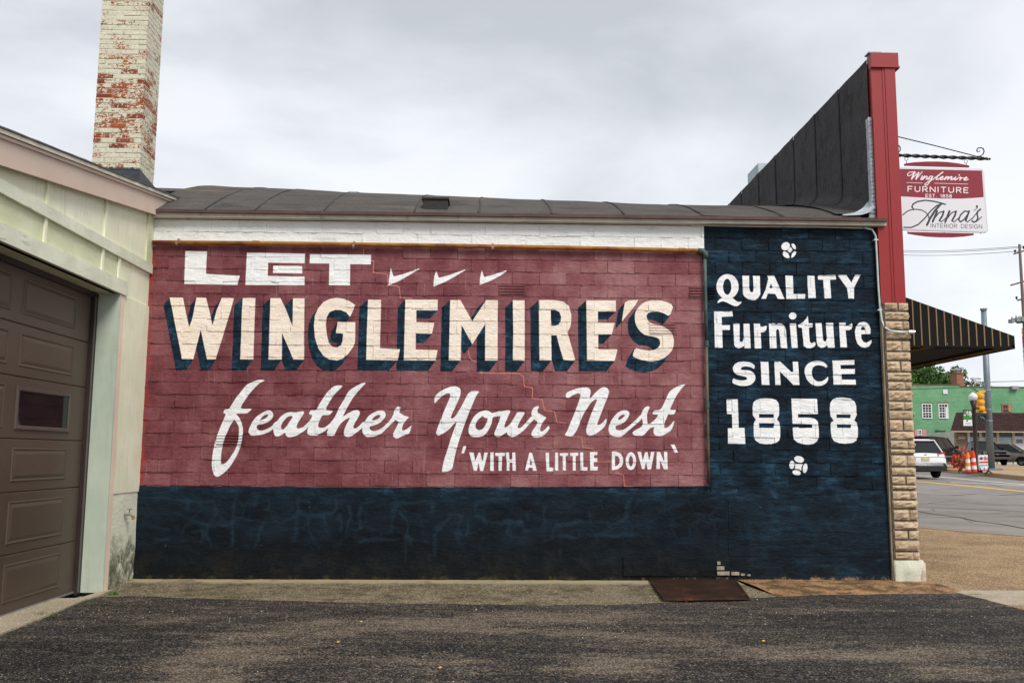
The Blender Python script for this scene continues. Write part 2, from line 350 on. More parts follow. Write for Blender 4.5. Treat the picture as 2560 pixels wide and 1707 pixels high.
white(F2, [(1950,610),(1925,592),(1895,597),(1850,640),(1830,690),(1820,740),(1790,790),(1850,825),(1920,860),(1905,900),(1860,980),(1820,1060),(1820,1110),(1860,1145),(1900,1145),(1960,1110),(2040,1080),(2090,1065),(2115,1020),(2140,920),(2130,925),(2100,950),(2050,990),(2000,1010),(1975,1005),(1972,975),(1985,920),(2020,860),(2060,810),(2097,775),(2020,758),(1960,720),(1925,700),(1935,660)], sm=1)
# Your
white(YR, [(97,415),(97,340),(110,300),(170,240),(260,190),(350,158),(420,155),(470,175),(495,210),(490,280),(460,360),(410,470),(365,560),(345,620),(350,640),(385,635),(430,580),(480,500),(540,390),(600,270),(640,232),(700,222),(760,228),(770,235),(730,290),(690,380),(640,500),(590,620),(540,760),(490,900),(440,1060),(410,1180),(385,1310),(365,1390),(340,1415),(290,1435),(208,1443),(220,1370),(240,1270),(290,1120),(340,960),(390,810),(440,675),(380,730),(320,800),(250,850),(180,890),(140,890),(122,860),(140,790),(190,660),(250,510),(310,370),(340,300),(335,265),(305,258),(250,275),(190,320),(140,370)], sm=1)
white(YR, [(960,560),(930,530),(880,515),(820,522),(760,545),(700,600),(650,680),(615,770),(612,850),(640,900),(690,918),(760,918),(830,900),(880,860),(930,780),(965,690),(972,615),(1090,600),(1100,520),(1020,545)],
 [(825,598),(850,625),(890,632),(900,630),(895,680),(860,750),(820,800),(770,815),(730,800),(712,750),(725,700),(760,650)], sm=1)
white(YR, [(1245,525),(1215,512),(1150,520),(1060,540),(960,565),(972,612),(1085,600),(1095,605),(1080,660),(1040,760),(1000,850),(1003,890),(1030,915),(1075,918),(1120,890),(1190,840),(1195,870),(1220,905),(1270,918),(1320,905),(1390,860),(1460,800),(1520,730),(1600,650),(1560,600),(1510,660),(1440,740),(1390,785),(1355,782),(1350,760),(1370,710),(1420,620),(1470,545),(1350,542),(1330,570),(1290,640),(1240,720),(1190,765),(1155,775),(1150,755),(1170,690),(1210,600)], sm=1)
white(YR, [(1678,455),(1640,452),(1600,470),(1570,510),(1558,560),(1565,600),(1540,640),(1595,650),(1655,685),(1640,730),(1590,800),(1558,850),(1560,890),(1590,922),(1650,928),(1710,910),(1770,870),(1815,815),(1832,780),(1825,750),(1805,755),(1770,800),(1730,830),(1700,835),(1688,815),(1695,760),(1730,690),(1788,625),(1740,600),(1690,570),(1648,550),(1650,510)], sm=1)
# Nest
white(NS, [(210,992),(260,910),(310,780),(370,640),(420,510),(470,370),(478,310),(455,285),(410,290),(340,325),(290,362),(240,365),(228,330),(235,290),(270,262),(340,235),(430,205),(510,190),(600,190),(640,220),(650,265),(640,320),(625,370),(645,375),(700,310),(770,235),(840,190),(900,190),(945,215),(960,260),(945,330),(900,430),(850,560),(800,690),(765,780),(758,820),(790,822),(840,790),(885,740),(910,710),(918,750),(905,810),(860,870),(790,930),(700,985),(630,998),(590,980),(572,930),(580,860),(620,740),(670,600),(720,490),(755,410),(750,388),(715,395),(650,445),(590,540),(530,630),(490,720),(450,830),(410,920),(340,1015),(260,1003)], sm=1)
white(NS, [(1300,640),(1295,600),(1260,575),(1200,572),(1120,600),(1050,665),(990,750),(955,830),(948,920),(975,980),(1030,1010),(1110,1022),(1170,1010),(1230,960),(1300,900),(1370,840),(1440,780),(1510,715),(1500,640),(1440,700),(1380,760),(1300,830),(1220,890),(1150,912),(1090,905),(1065,880),(1068,840),(1100,822),(1160,805),(1220,770),(1270,710)],
 [(1107,735),(1112,700),(1150,660),(1200,643),(1228,655),(1200,690),(1150,730)], sm=1)
white(NS, [(1640,515),(1615,505),(1575,515),(1530,560),(1510,610),(1495,650),(1480,690),(1510,715),(1525,770),(1525,810),(1500,850),(1450,880),(1390,910),(1352,940),(1352,970),(1385,998),(1520,1002),(1560,970),(1600,920),(1650,870),(1720,850),(1760,800),(1720,740),(1660,790),(1610,805),(1600,770),(1595,700),(1595,640),(1610,590),(1635,545)], sm=1)
white(NS, [(2237,140),(2225,135),(2150,155),(2070,190),(1980,250),(1940,320),(1900,410),(1850,520),(1810,570),(1705,575),(1700,600),(1685,640),(1780,645),(1770,680),(1720,740),(1660,790),(1650,870),(1720,850),(1705,900),(1705,950),(1730,990),(1770,1003),(1850,1003),(1920,960),(1990,920),(2020,870),(2050,780),(2052,742),(2020,780),(1970,840),(1920,872),(1890,870),(1880,830),(1895,760),(1930,690),(1945,640),(2020,645),(2050,640),(2085,565),(1990,568),(1985,540),(2010,490),(2060,380),(2110,290),(2180,200)], sm=1)
# 'WITH A LITTLE DOWN`
for L in ([(622,1150),(688,1150),(712,1275),(765,1150),(788,1150),(818,1297),(850,1150),(903,1152),(832,1427),(788,1427),(762,1300),(735,1425),(692,1422)], [(940,1148),(990,1148),(990,1425),(938,1425)],
          [(1013,1155),(1160,1152),(1155,1202),(1118,1203),(1110,1425),(1062,1425),(1065,1205),(1012,1200)],
          [(1170,1150),(1222,1150),(1228,1252),(1270,1250),(1270,1152),(1315,1152),(1325,1425),(1275,1422),(1272,1300),(1230,1300),(1228,1422),(1185,1422),(1188,1300)]): white(YR, L)
white(YR, [(1528,1152),(1568,1155),(1640,1425),(1582,1422),(1575,1378),(1520,1378),(1508,1420),(1462,1420)], [(1548,1232),(1535,1335),(1570,1335)])
for L in ([(78,98),(106,102),(80,175),(54,172)], [(908,168),(942,166),(945,316),(987,318),(985,355),(918,353)], [(1005,165),(1035,165),(1035,347),(1003,347)],
          [(1051,172),(1137,168),(1135,198),(1113,200),(1113,345),(1083,345),(1082,200),(1052,198)], [(1155,170),(1238,166),(1238,197),(1213,198),(1213,347),(1183,347),(1183,200),(1157,200)],
          [(1258,165),(1288,163),(1290,312),(1333,313),(1330,347),(1262,345)], [(1358,162),(1433,158),(1430,190),(1400,192),(1400,222),(1430,222),(1433,258),(1395,262),(1395,308),(1437,308),(1433,345),(1360,345)],
          [(1838,158),(1875,158),(1892,250),(1915,165),(1940,160),(1958,250),(1978,158),(2012,158),(1975,336),(1942,336),(1925,258),(1908,332),(1885,332)],
          [(2035,160),(2068,160),(2110,262),(2110,158),(2140,158),(2145,334),(2108,334),(2065,238),(2068,332),(2030,332)], [(2175,86),(2213,86),(2250,165),(2218,168)]): white(WT, L)
white(WT, [(1580,155),(1620,155),(1665,172),(1692,215),(1695,260),(1678,305),(1635,335),(1578,343)], [(1612,195),(1645,205),(1660,240),(1655,275),(1635,298),(1610,305)])
white(WT, ell(1772,252,53,90), ell(1772,252,22,54))
# right panel: petals, QUALITY Furniture SINCE 1858, petals
white(QL, ell(1087,140,60,52,-35)); white(QL, [(1165,105),(1190,105),(1215,125),(1228,155),(1225,188),(1190,170),(1170,140)], sm=1)
white(QL, [(1050,220),(1065,207),(1100,220),(1130,250),(1140,298),(1110,300),(1070,285),(1048,255)], sm=1)
white(QL, [(1228,212),(1200,210),(1170,240),(1157,298),(1190,285),(1220,250)], sm=1); white(QL, [(1155,150),(1180,192),(1145,228),(1108,200)])
white(QL, ell(312,677,149,167), ell(308,680,56,107)); white(QL, [(240,825),(200,850),(178,885),(182,898),(240,870),(300,885),(360,920),(420,942),(460,930),(508,880),(450,882),(410,860),(385,830),(300,800)], sm=1)
white(QL, [(510,533),(600,533),(602,700),(612,740),(635,757),(655,745),(660,700),(652,533),(743,535),(750,780),(720,830),(680,858),(640,860),(590,845),(545,815),(518,780)])
white(QL, [(840,530),(935,530),(1075,843),(985,840),(950,773),(850,770),(825,840),(763,840),(820,720),(858,570)], [(893,632),(872,698),(915,700)])
for L in ([(1085,530),(1185,530),(1193,775),(1350,778),(1345,838),(1100,842)], [(1378,530),(1473,530),(1490,830),(1390,832)],
          [(1520,527),(1760,525),(1762,582),(1682,583),(1695,832),(1605,835),(1592,585),(1520,583)], [(1785,525),(1900,525),(1967,625),(2015,523),(2087,523),(2003,690),(2003,838),(1928,836),(1910,700)]): white(QL, L)
for L in ([(133,98),(375,98),(383,165),(233,172),(235,285),(343,283),(342,347),(240,348),(247,583),(143,583)],
          [(388,263),(473,262),(473,490),(490,512),(515,500),(530,460),(525,263),(605,263),(622,592),(540,592),(540,555),(500,580),(460,592),(420,575),(402,545)],
          [(663,263),(747,263),(750,300),(780,305),(840,288),(830,345),(800,375),(755,380),(765,592),(677,592)],
          [(865,263),(947,260),(950,280),(985,260),(1030,262),(1070,290),(1090,340),(1110,590),(1025,588),(1005,370),(995,340),(970,335),(960,370),(968,592),(880,592)],
          [(1143,263),(1228,260),(1250,585),(1170,587)],
          [(1385,158),(1395,258),(1450,258),(1448,310),(1400,313),(1408,500),(1430,525),(1460,515),(1480,508),(1490,540),(1470,570),(1420,590),(1370,588),(1330,560),(1308,318),(1262,312),(1255,280),(1320,245),(1360,200)],
          [(1488,258),(1570,255),(1588,480),(1605,503),(1630,490),(1640,450),(1625,255),(1722,253),(1742,583),(1650,583),(1648,550),(1600,580),(1560,585),(1520,560),(1505,520)],
          [(1800,253),(1885,252),(1888,288),(1920,292),(1975,255),(1983,290),(1970,330),(1940,350),(1890,350),(1908,580),(1820,578)],
          [(753,770),(857,770),(873,1080),(770,1078)], [(938,768),(1015,768),(1165,910),(1190,905),(1183,770),(1253,770),(1272,1080),(1190,1080),(1100,985),(1012,900),(1022,1080),(952,1080)],
          [(1713,755),(2005,750),(2008,810),(1820,813),(1823,868),(2013,867),(2013,932),(1832,935),(1838,1010),(2022,1010),(2027,1075),(1730,1075)]): white(RU, L)
white(RU, ell(1182,160,50,46))
white(RU, [(2220,400),(2222,340),(2205,285),(2170,250),(2130,240),(2070,250),(2030,300),(2015,370),(2025,460),(2050,530),(2100,575),(2150,583),(2200,570),(2235,520),(2235,482),(2210,495),(2170,518),(2130,505),(2105,470),(2097,425),(2100,403)], [(2097,348),(2098,315),(2118,300),(2145,310),(2155,348)])
white(RU, [(677,820),(668,870),(640,850),(590,835),(540,832),(500,845),(488,862),(495,880),(550,882),(620,890),(670,930),(687,980),(675,1030),(630,1075),(560,1095),(480,1092),(420,1075),(373,1050),(388,990),(430,1010),(490,1022),(560,1015),(578,995),(560,972),(500,960),(430,940),(390,900),(380,850),(410,800),(460,775),(540,768),(620,780)], sm=1)
white(RU, [(1645,815),(1640,855),(1600,830),(1540,815),(1490,820),(1450,850),(1438,900),(1440,960),(1470,1010),(1520,1038),(1580,1030),(1625,1000),(1655,965),(1658,1010),(1630,1060),(1570,1090),(1500,1095),(1430,1070),(1375,1015),(1343,930),(1345,860),(1380,800),(1440,768),(1520,757),(1590,770)], sm=1)
white(S8, [(212,163),(375,163),(390,583),(475,583),(487,817),(232,815),(230,588),(297,588),(290,382),(218,378)])
white(S8, [(790,150),(880,155),(940,175),(975,220),(985,290),(982,400),(950,460),(985,500),(1000,580),(1000,720),(980,770),(940,800),(870,820),(780,822),(700,810),(640,770),(612,710),(608,560),(620,500),(645,462),(600,400),(593,290),(605,210),(650,170),(710,155)], [(690,378),(905,380),(905,435),(690,435)], [(688,513),(912,513),(905,585),(688,583)])
white(S8, [(1163,155),(1540,158),(1552,380),(1262,380),(1262,432),(1450,435),(1510,450),(1550,490),(1565,600),(1565,720),(1540,780),(1490,815),(1420,830),(1330,820),(1250,795),(1200,750),(1190,690),(1183,578),(1270,575),(1275,588),(1472,583),(1468,530),(1182,522)])
white(S8, [(1830,142),(1930,140),(2030,155),(2090,195),(2115,260),(2122,400),(2085,475),(2120,500),(2140,590),(2140,700),(2120,770),(2060,805),(1960,815),(1870,808),(1790,780),(1755,720),(1742,640),(1738,540),(1750,500),(1787,480),(1740,410),(1727,300),(1735,220),(1770,165)], [(1825,383),(2032,387),(2032,440),(1828,437)], [(1828,530),(2040,533),(2035,585),(1835,583)])
white(S8, ell(1278,1045,72,47,15)); white(S8, ell(1172,1125,37,60,3)); white(S8, ell(1365,1175,34,71,8)); white(S8, ell(1240,1240,62,37,12))
white(S8, [(1218,1105),(1275,1115),(1335,1112),(1312,1160),(1308,1208),(1265,1185),(1215,1185),(1222,1145)])
# fields
PX1 = (0,0,1.)
cv.poly('red', [tr([(300,612),(1752,622),(1763,700),(1770,1214),(1300,1217),(1000,1218),(347,1214),(300,1216)], PX1)])
cv.poly('band', [tr([(300,500),(1758,500),(1760,628),(1300,621),(300,607)], PX1)])
# the repaired crack running down through the red field
CR = [(B,[(215,188),(213,240)]),(B,[(298,316),(325,318),(320,442),(400,450),(450,455),(476,470),(478,582),(560,586),(600,600),(610,660),(612,715),(740,722)]),
      (B,[(1355,1295),(1362,1350),(1390,1392),(1450,1418),(1480,1440),(1484,1525),(1560,1535),(1890,1535),(1945,1568)]),
      ((1040,920,3.178),[(505,38),(700,42),(820,42),(855,70),(860,145),(925,156),(925,242),(1003,250),(1020,335),(1100,345),(1120,430),(1215,440)]),
      ((1040,920,3.178),[(1240,540),(1315,546),(1325,630),(1410,640),(1420,662)]),((1040,920,3.178),[(1430,742),(1555,742)]),((1040,920,3.178),[(1585,828),(1648,850),(1655,936),(1755,941)])]
for c, pts in CR: stroke(cv, 'crack', pts, 1.9*c[2], c)
im1 = cv.image('mural_letters', ['white', 'cream', 'shade']); im2 = cv.image('mural_fields', ['red', 'band', 'crack'])

V7, V8 = (300,1200,2.352), (750,850,2.352)
for c, L in ((V7, [[(165,95),(320,115),(470,120),(560,118)],[(388,120),(390,185)],[(545,118),(560,165),(555,225)],[(690,100),(665,150),(655,230),(655,270),(655,400)],[(390,215),(430,240),(520,265),(620,265),(650,265)],
 [(530,265),(515,310),(545,390)],[(420,305),(500,305),(475,370)],[(650,220),(780,230),(850,240),(810,300),(805,400)],[(800,80),(800,150)],[(880,110),(870,180)],[(850,235),(940,250),(1010,225),(1050,190),(1035,260),(1025,350)],
 [(1050,110),(1045,190)],[(1050,120),(1120,130)],[(1060,190),(1180,205),(1260,185),(1280,150),(1265,100)],[(1100,215),(1110,290),(1140,370),(1190,400)],[(1205,215),(1235,310)],[(1300,190),(1290,300)],[(1350,150),(1355,230),(1330,320)],
 [(1430,140),(1410,210),(1415,290)],[(1630,150),(1600,200),(1600,300)],[(1650,180),(1690,300),(1720,400)],[(1680,310),(1675,470)],[(1590,140),(1700,130),(1850,130)],[(1840,150),(1830,200)],[(1860,270),(1845,400),(1855,450)],
 [(1870,280),(1940,200),(2000,185)],[(2010,200),(1990,300),(1985,360)],[(2030,330),(2050,250)],[(2090,110),(2085,190)],[(2090,200),(2150,240),(2250,260),(2352,250)],[(2100,130),(2200,115),(2300,110)],[(1400,350),(1520,355),(1620,350),(1820,350)],[(170,270),(290,285)],[(200,345),(300,350)]]),
 (V8, [[(1190,1060),(1290,1080),(1330,1130),(1370,1120)],[(1330,1010),(1335,1060)],[(1450,1100),(1430,1020),(1440,980)],[(1500,1100),(1560,1085),(1640,1070),(1790,1060),(1830,1090),(1910,1060),(1920,960),(1940,930)],[(1700,1050),(1715,990)],
 [(1500,1150),(1600,1155),(1800,1150),(1960,1140)],[(1500,1110),(1480,1170),(1420,1180)],[(1280,1150),(1370,1160)],[(1650,1120),(1655,1160)],[(1960,940),(2100,920),(2200,900)],[(1240,1060),(1230,1140),(1260,1145)],[(1530,1230),(1540,1300)]]),
 ((1700,1100,3.5636), [[(1040,510),(1160,500),(1160,600),(1165,690)],[(1240,500),(1400,505),(1430,590),(1400,710)],[(1420,500),(1580,515),(1600,590),(1615,690),(1700,720),(1750,710)],[(1040,720),(1160,695),(1240,700),(1330,735),(1400,715),(1560,715),(1620,695)],[(1320,740),(1300,820)],[(1480,720),(1510,800)],[(1060,830),(1180,835),(1300,830)],[(1075,840),(1070,930)],[(1700,720),(1660,780)],[(1010,610),(1040,720)]])):
    for q in L: stroke(cv, 'vein', q, (5. if c[2] < 3 else 2.4)*c[2], c)
im3 = cv.image('mural_chalk', ['vein'], {'vein': 7})
# worn and stained areas, old cracks of the asphalt, in plan (x, y)
gc = Canvas(-4.2, 5.2, -5.2, -.4, 90)
def wear(lay, *polys):
    for p in polys: gc.poly(lay, [[tuple(onG(x, y).xy) for x, y in p]])
wear('tan', [(330,1720),(430,1650),(520,1600),(640,1575),(760,1560),(830,1545),(980,1548),(1180,1552),(1330,1575),(1200,1590),(1000,1578),(900,1590),(800,1612),(740,1650),(660,1690),(640,1720)],
     [(1150,1532),(1300,1526),(1480,1535),(1640,1530),(1560,1552),(1430,1560),(1250,1560),(1140,1548)], [(900,1652),(1060,1640),(1180,1648),(1240,1662),(1050,1668)], [(1280,1568),(1480,1578),(1700,1592),(1840,1606),(1800,1616),(1600,1606),(1380,1590)],
     [(1810,1632),(1960,1622),(2150,1632),(2300,1622),(2480,1630),(2380,1650),(2250,1655),(2120,1648),(1960,1656),(1850,1652)], [(1840,1528),(2000,1522),(2230,1524),(2150,1534),(1960,1538)], [(1400,1650),(1560,1640),(1680,1662),(1560,1690),(1420,1680)], [(2200,1680),(2420,1672),(2560,1690),(2400,1700)],
     [(300,1560),(420,1545),(520,1540),(440,1562),(330,1580)])
wear('dark', [(0,1620),(180,1580),(380,1545),(460,1575),(380,1620),(280,1680),(200,1720),(0,1720)], [(620,1600),(760,1560),(860,1560),(820,1600),(740,1625),(700,1680),(820,1720),(640,1720),(640,1650)], [(760,1635),(950,1610),(1160,1625),(1300,1645),(1120,1655),(900,1650)],
     [(1850,1500),(2150,1492),(2560,1560),(2560,1620),(2300,1600),(2050,1585),(1900,1545)], [(1780,1690),(1900,1672),(1980,1700),(1850,1720)], [(1200,1690),(1380,1668),(1500,1700),(1400,1720),(1200,1720)])
wear('oil', [(830,1532),(900,1528),(950,1545),(900,1560),(840,1552)], [(1440,1648),(1500,1652),(1480,1662),(1440,1658)], [(1830,1678),(1880,1672),(1900,1690),(1850,1695)])
for pts in ([(690,1636),(760,1640),(830,1637),(900,1642),(980,1640),(1060,1646),(1130,1652)], [(1030,1600),(1090,1604),(1130,1612)], [(1240,1568),(1330,1572),(1400,1580)], [(1150,1672),(1230,1680),(1300,1676),(1400,1688)], [(1820,1700),(1900,1690),(2020,1698),(2150,1694)]):
    wear('crack', [(x, y-1.1) for x, y in pts]+[(x, y+1.6) for x, y in pts[::-1]])
g2 = gc.image('asphalt_cracks', ['crack'], {'crack': 1})
gim = gc.image('asphalt_wear', ['tan', 'dark', 'oil'], {'tan': 9, 'dark': 14, 'oil': 4})

# ================================================================== materials
def mural_mat():
    g = G('mural_paint', .7, .12)
    a = cv.node(g, im1); b = cv.node(g, im2); p = g.sep(g.pos())
    x, z = p[0], p[2]
    row = g.math('FLOOR', g.math('DIVIDE', g.math('SUBTRACT', z, Z0), BH))
    colf = g.math('FLOOR', g.math('ADD', g.math('DIVIDE', g.math('SUBTRACT', x, X0), BL), g.mul(g.math('MODULO', row, 2.), .5)))
    cb = g.n('CombineXYZ'); g.l(row, cb.inputs[0]); g.l(colf, cb.inputs[1]); wn_ = g.n('TexWhiteNoise', noise_dimensions='2D'); g.l(cb.outputs[0], wn_.inputs['Vector']); br = wn_.outputs['Value']
    n_big = g.noise(.9, 3, .5); n_mid = g.noise(4.5, 6, .62, off=2); n_fine = g.noise(38, 5, .65, off=5); n_h = g.noise(9, 6, .7, stretch=(.5,1,2.2), off=7)
    scr = g.noise(30, 3, .6, stretch=(1.6,1,.10), off=11)
    # red field
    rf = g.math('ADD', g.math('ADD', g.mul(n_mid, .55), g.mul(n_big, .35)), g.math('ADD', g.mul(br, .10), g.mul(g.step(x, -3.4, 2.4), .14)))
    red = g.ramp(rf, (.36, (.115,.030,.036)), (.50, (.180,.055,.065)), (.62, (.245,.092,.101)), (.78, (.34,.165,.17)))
    red = g.mix(g.mul(g.step(scr, .60, .74), .30), red, (.42,.26,.26))
    red = g.mix(g.mul(g.step(g.noise(14, 7, .75, off=21), .60, .74), .28), red, (.36,.20,.20))
    red = g.mix(g.mul(g.step(g.math('ADD', x, g.mul(g.noise(8, 5, .7, off=19), .22)), XL+.08, XL+.19, 1, 0), .85), red, (.34,.040,.028))
    red = g.mix(g.mul(b[2], .9), red, (.62,.24,.19))
    # navy field
    nf = g.math('ADD', g.mul(n_h, .62), g.math('ADD', g.mul(g.noise(2.4, 4, .6, off=31), .38), g.mul(br, .07)))
    navy = g.ramp(nf, (.40, (.0035,.0062,.0105)), (.50, (.0050,.0115,.0200)), (.58, (.0085,.0240,.0420)), (.68, (.022,.066,.110)), (.82, (.06,.14,.21)))
    low = g.step(z, .75, 1.02, 1, 0)                       # smooth rendered plinth, chalky crackle over block joints
    dn = g.n('TexNoise'); dn.inputs['Scale'].default_value = 5; dn.inputs['Detail'].default_value = 5; g.l(g.pos(), dn.inputs['Vector'])
    d1_ = g.n('VectorMath', operation='SUBTRACT'); g.l(dn.outputs['Color'], d1_.inputs[0]); d1_.inputs[1].default_value = (.5,.5,.5)
    d2_ = g.n('VectorMath', operation='MULTIPLY_ADD'); g.l(d1_.outputs[0], d2_.inputs[0]); d2_.inputs[1].default_value = (.16,.0,.12); g.l(g.pos(), d2_.inputs[2])
    d3 = cv.node(g, im3, d2_.outputs[0])
    vm_ = g.mul(g.mul(g.step(g.math('ADD', d3[0], g.mul(g.math('SUBTRACT', g.noise(10, 6, .75, off=44, stretch=(.6,1,1.3)), .5), 1.3)), .06, .72), g.step(g.noise(2.4, 4, .6, off=41), .30, .55, .5, 1.)), g.step(z, .12, .45, .25, 1.))
    lowc = g.ramp(g.noise(3.4, 6, .68, stretch=(.6,1,1.5), off=51), (.38, (.0036,.0052,.0075)), (.55, (.0055,.0100,.0155)), (.72, (.011,.021,.033)))
    lowc = g.mix(g.step(z, .05, .5, .75, 0), lowc, g.mix(g.step(g.noise(6, 6, .7, off=8), .45, .65), (.0055,.006,.006), (.020,.017,.013)))
    navy = g.mix(g.mul(low, g.step(x, 2.2, 3.2, .95, .45)), navy, lowc)
    haze_ = g.mul(g.mul(g.step(z, .40, .75), g.step(z, .98, .85)), g.step(g.noise(4, 6, .7, stretch=(.5,1,1.6), off=46), .42, .66, 0, .5))
    navy = g.mix(g.mul(haze_, low), navy, (.012,.026,.042)); cv_ = g.n('VectorMath', operation='MULTIPLY_ADD'); g.l(d1_.outputs[0], cv_.inputs[0]); cv_.inputs[1].default_value = (.30,.0,.30); g.l(g.pos(), cv_.inputs[2])
    vo = g.n('TexVoronoi', feature='DISTANCE_TO_EDGE'); vo.inputs['Scale'].default_value = 3.4; g.l(cv_.outputs[0], vo.inputs['Vector'])
    web = g.mul(g.mul(g.step(vo.outputs[0], 0, .09, 1, 0), g.step(g.noise(3, 5, .7, off=47), .40, .58)), g.mul(low, g.step(z, .25, .6)))
    navy = g.mix(g.mul(web, .35), navy, (.014,.032,.052)); navy = g.mix(g.mul(vm_, .52), navy, (.020,.045,.070))
    chips = g.mul(g.step(g.noise(26, 4, .7, off=61), .715, .74), .85)
    navy = g.mix(chips, navy, (.32,.34,.36))
    # moss and broken paint along the foot
    foot = g.mul(g.step(g.math('ADD', z, g.mul(n_fine, .07)), .075, .125, 1, 0), g.step(g.noise(3.5, 7, .8, off=71), .49, .60))
    navy = g.mix(foot, navy, g.mix(g.step(x, 1.2, 2.2), (.045,.046,.014), (.30,.23,.15)))
    cream = g.mix(g.step(n_mid, .3, .7), (.84,.72,.61), (.89,.80,.71))
    cream = g.mix(g.mul(g.step(g.noise(20, 6, .7, off=81), .62, .76), .25), cream, (.55,.45,.36))
    wht = g.mix(g.step(n_mid, .35, .7), (.80,.815,.83), (.87,.88,.89))
    band = g.mix(g.mul(g.step(g.noise(6, 7, .72, stretch=(.35,1,2.6), off=91), .57, .66), .35), (.80,.81,.81), (.42,.42,.40))
    shade = g.ramp(g.noise(11, 6, .7, stretch=(1,1,1.3), off=95), (.40, (.006,.015,.027)), (.55, (.010,.030,.052)), (.68, (.020,.085,.145)), (.85, (.05,.17,.26)))
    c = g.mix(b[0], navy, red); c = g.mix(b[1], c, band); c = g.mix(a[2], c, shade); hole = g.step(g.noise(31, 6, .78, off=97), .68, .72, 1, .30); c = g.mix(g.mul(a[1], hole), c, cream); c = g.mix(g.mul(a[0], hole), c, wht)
    # relief: trowelled lumps, brushy skin, pits
    h = g.math('ADD', g.mul(n_fine, .35), g.math('ADD', g.mul(g.noise(12, 6, .65, stretch=(.8,1,1.4), off=3), 1.), g.mul(scr, .18)))
    nr = g.bump(h, .75, .016); nr = g.bump(g.step(g.noise(7, 5, .75, stretch=(.5,1,2.4), off=14), .54, .60), .4, .005, nr)
    return g.out(c, g.step(n_fine, .2, .8, .58, .85), nr)
BH, BL, Z0, X0 = .1357, .2967, .990, -3.62
M = {}
M['mural'] = mural_mat()

def asphalt_mat():
    g = G('asphalt', .92, .12)
    nv = g.n('TexNoise'); nv.inputs['Scale'].default_value = 3.2; nv.inputs['Detail'].default_value = 6; nv.inputs['Roughness'].default_value = .7; g.l(g.pos((.6,1.4,1)), nv.inputs['Vector'])
    o1 = g.n('VectorMath', operation='SUBTRACT'); g.l(nv.outputs['Color'], o1.inputs[0]); o1.inputs[1].default_value = (.5,.5,.5)
    o2 = g.n('VectorMath', operation='MULTIPLY'); g.l(o1.outputs[0], o2.inputs[0]); o2.inputs[1].default_value = (.9,.36,0)
    o3 = g.n('VectorMath', operation='ADD'); g.l(o2.outputs[0], o3.inputs[0]); g.l(g.pos(), o3.inputs[1])
    p = g.sep(o3.outputs[0]); cc = g.n('CombineXYZ'); g.l(p[0], cc.inputs[0]); g.l(p[1], cc.inputs[2]); w = gc.node(g, gim, cc.outputs[0])
    mid = g.noise(1.9, 7, .68, stretch=(.45,1.7,1), dist=.8, off=9); fine = g.noise(11, 6, .75, stretch=(.6,1.3,1), off=29)
    f = g.math('ADD', g.math('ADD', g.mul(mid, .55), g.mul(fine, .45)), g.math('SUBTRACT', g.mul(w[0], .14), g.mul(w[1], .065)))
    c = g.ramp(f, (.36, (.012,.0125,.0145)), (.47, (.024,.0235,.025)), (.545, (.052,.045,.039)), (.61, (.115,.090,.067)), (.72, (.20,.158,.118)))
    c = g.mix(g.mul(w[2], .75), c, (.012,.008,.006)); w2 = gc.node(g, g2, cc.outputs[0]); c = g.mix(g.mul(g.step(w2[0], 0, .5), .85), c, (.006,.006,.006))
    st = g.n('TexVoronoi'); st.inputs['Scale'].default_value = 112; g.l(g.pos(), st.inputs['Vector'])
    val = g.sep(st.outputs['Color'])[0]
    c = g.mix(g.step(val, .0, 1., .60, 0), c, (.008,.008,.009))
    c = g.mix(g.mul(g.step(val, .60, .98), g.step(f, .40, .62, .30, .72)), c, (.34,.285,.225))
    st2 = g.n('TexVoronoi'); st2.inputs['Scale'].default_value = 40; g.l(g.pos(), st2.inputs['Vector'])
    v2 = g.sep(st2.outputs['Color'])[1]
    c = g.mix(g.mul(g.mul(g.step(v2, .95, .97), g.step(st2.outputs['Distance'], .20, .30, 1, 0)), .7), c, (.50,.46,.40))
    crk = g.mul(g.step(g.vor(.75, 'DISTANCE_TO_EDGE', vec=o3.outputs[0]), 0, .007, 1, 0), g.step(g.noise(1.1, 3, off=17), .52, .6))
    c = g.mix(g.mul(crk, .8), c, (.007,.007,.007))
    h = g.math('SUBTRACT', g.noise(60, 4, .7), g.mul(st.outputs['Distance'], .8))
    return g.out(c, .9, g.bump(g.noise(3, 5, .6), .25, .03, g.bump(h, .9, .007)))
M['asphalt'] = asphalt_mat()
def conc(name, c0, c1, agg=.3, sc=1.6, stain=None, lip=None):
    g = G(name, .9, .12)
    f = g.noise(sc, 6, .65, dist=.3); c = g.mix(g.step(f, .32, .68), c0, c1)
    st = g.n('TexVoronoi'); st.inputs['Scale'].default_value = 95; g.l(g.pos(), st.inputs['Vector']); v = g.sep(st.outputs['Color'])
    c = g.mix(g.mul(g.step(v[0], .35, 0), agg), c, tuple(k*.25 for k in c0)); c = g.mix(g.mul(g.step(v[1], .68, 1), agg), c, tuple(min(.8, k*2.3) for k in c1))
    if stain: c = g.mix(g.mul(g.step(g.noise(sc*2, 6, .7, off=6), stain[1], stain[1]+.12), stain[2]), c, stain[0])
    if lip: c = g.mix(g.mul(g.step(g.math('ADD', g.sep(g.pos())[1], g.mul(g.noise(5, 4), .10)), -.24, -.08), g.step(g.noise(3, 5, .7, off=31), .36, .5, .3, .9)), c, lip)
    return g.out(c, None, g.bump(g.noise(45, 4, .7), .6, .006))
M['gutter'] = conc('gutter_concrete', (.095,.080,.050), (.185,.155,.105), .85, 2.2, ((.055,.048,.032), .50, .7), (.34,.285,.18))
M['ramp'] = conc('brown_concrete', (.17,.095,.045), (.33,.20,.105), .45, 2.5, ((.06,.042,.026), .47, .75))
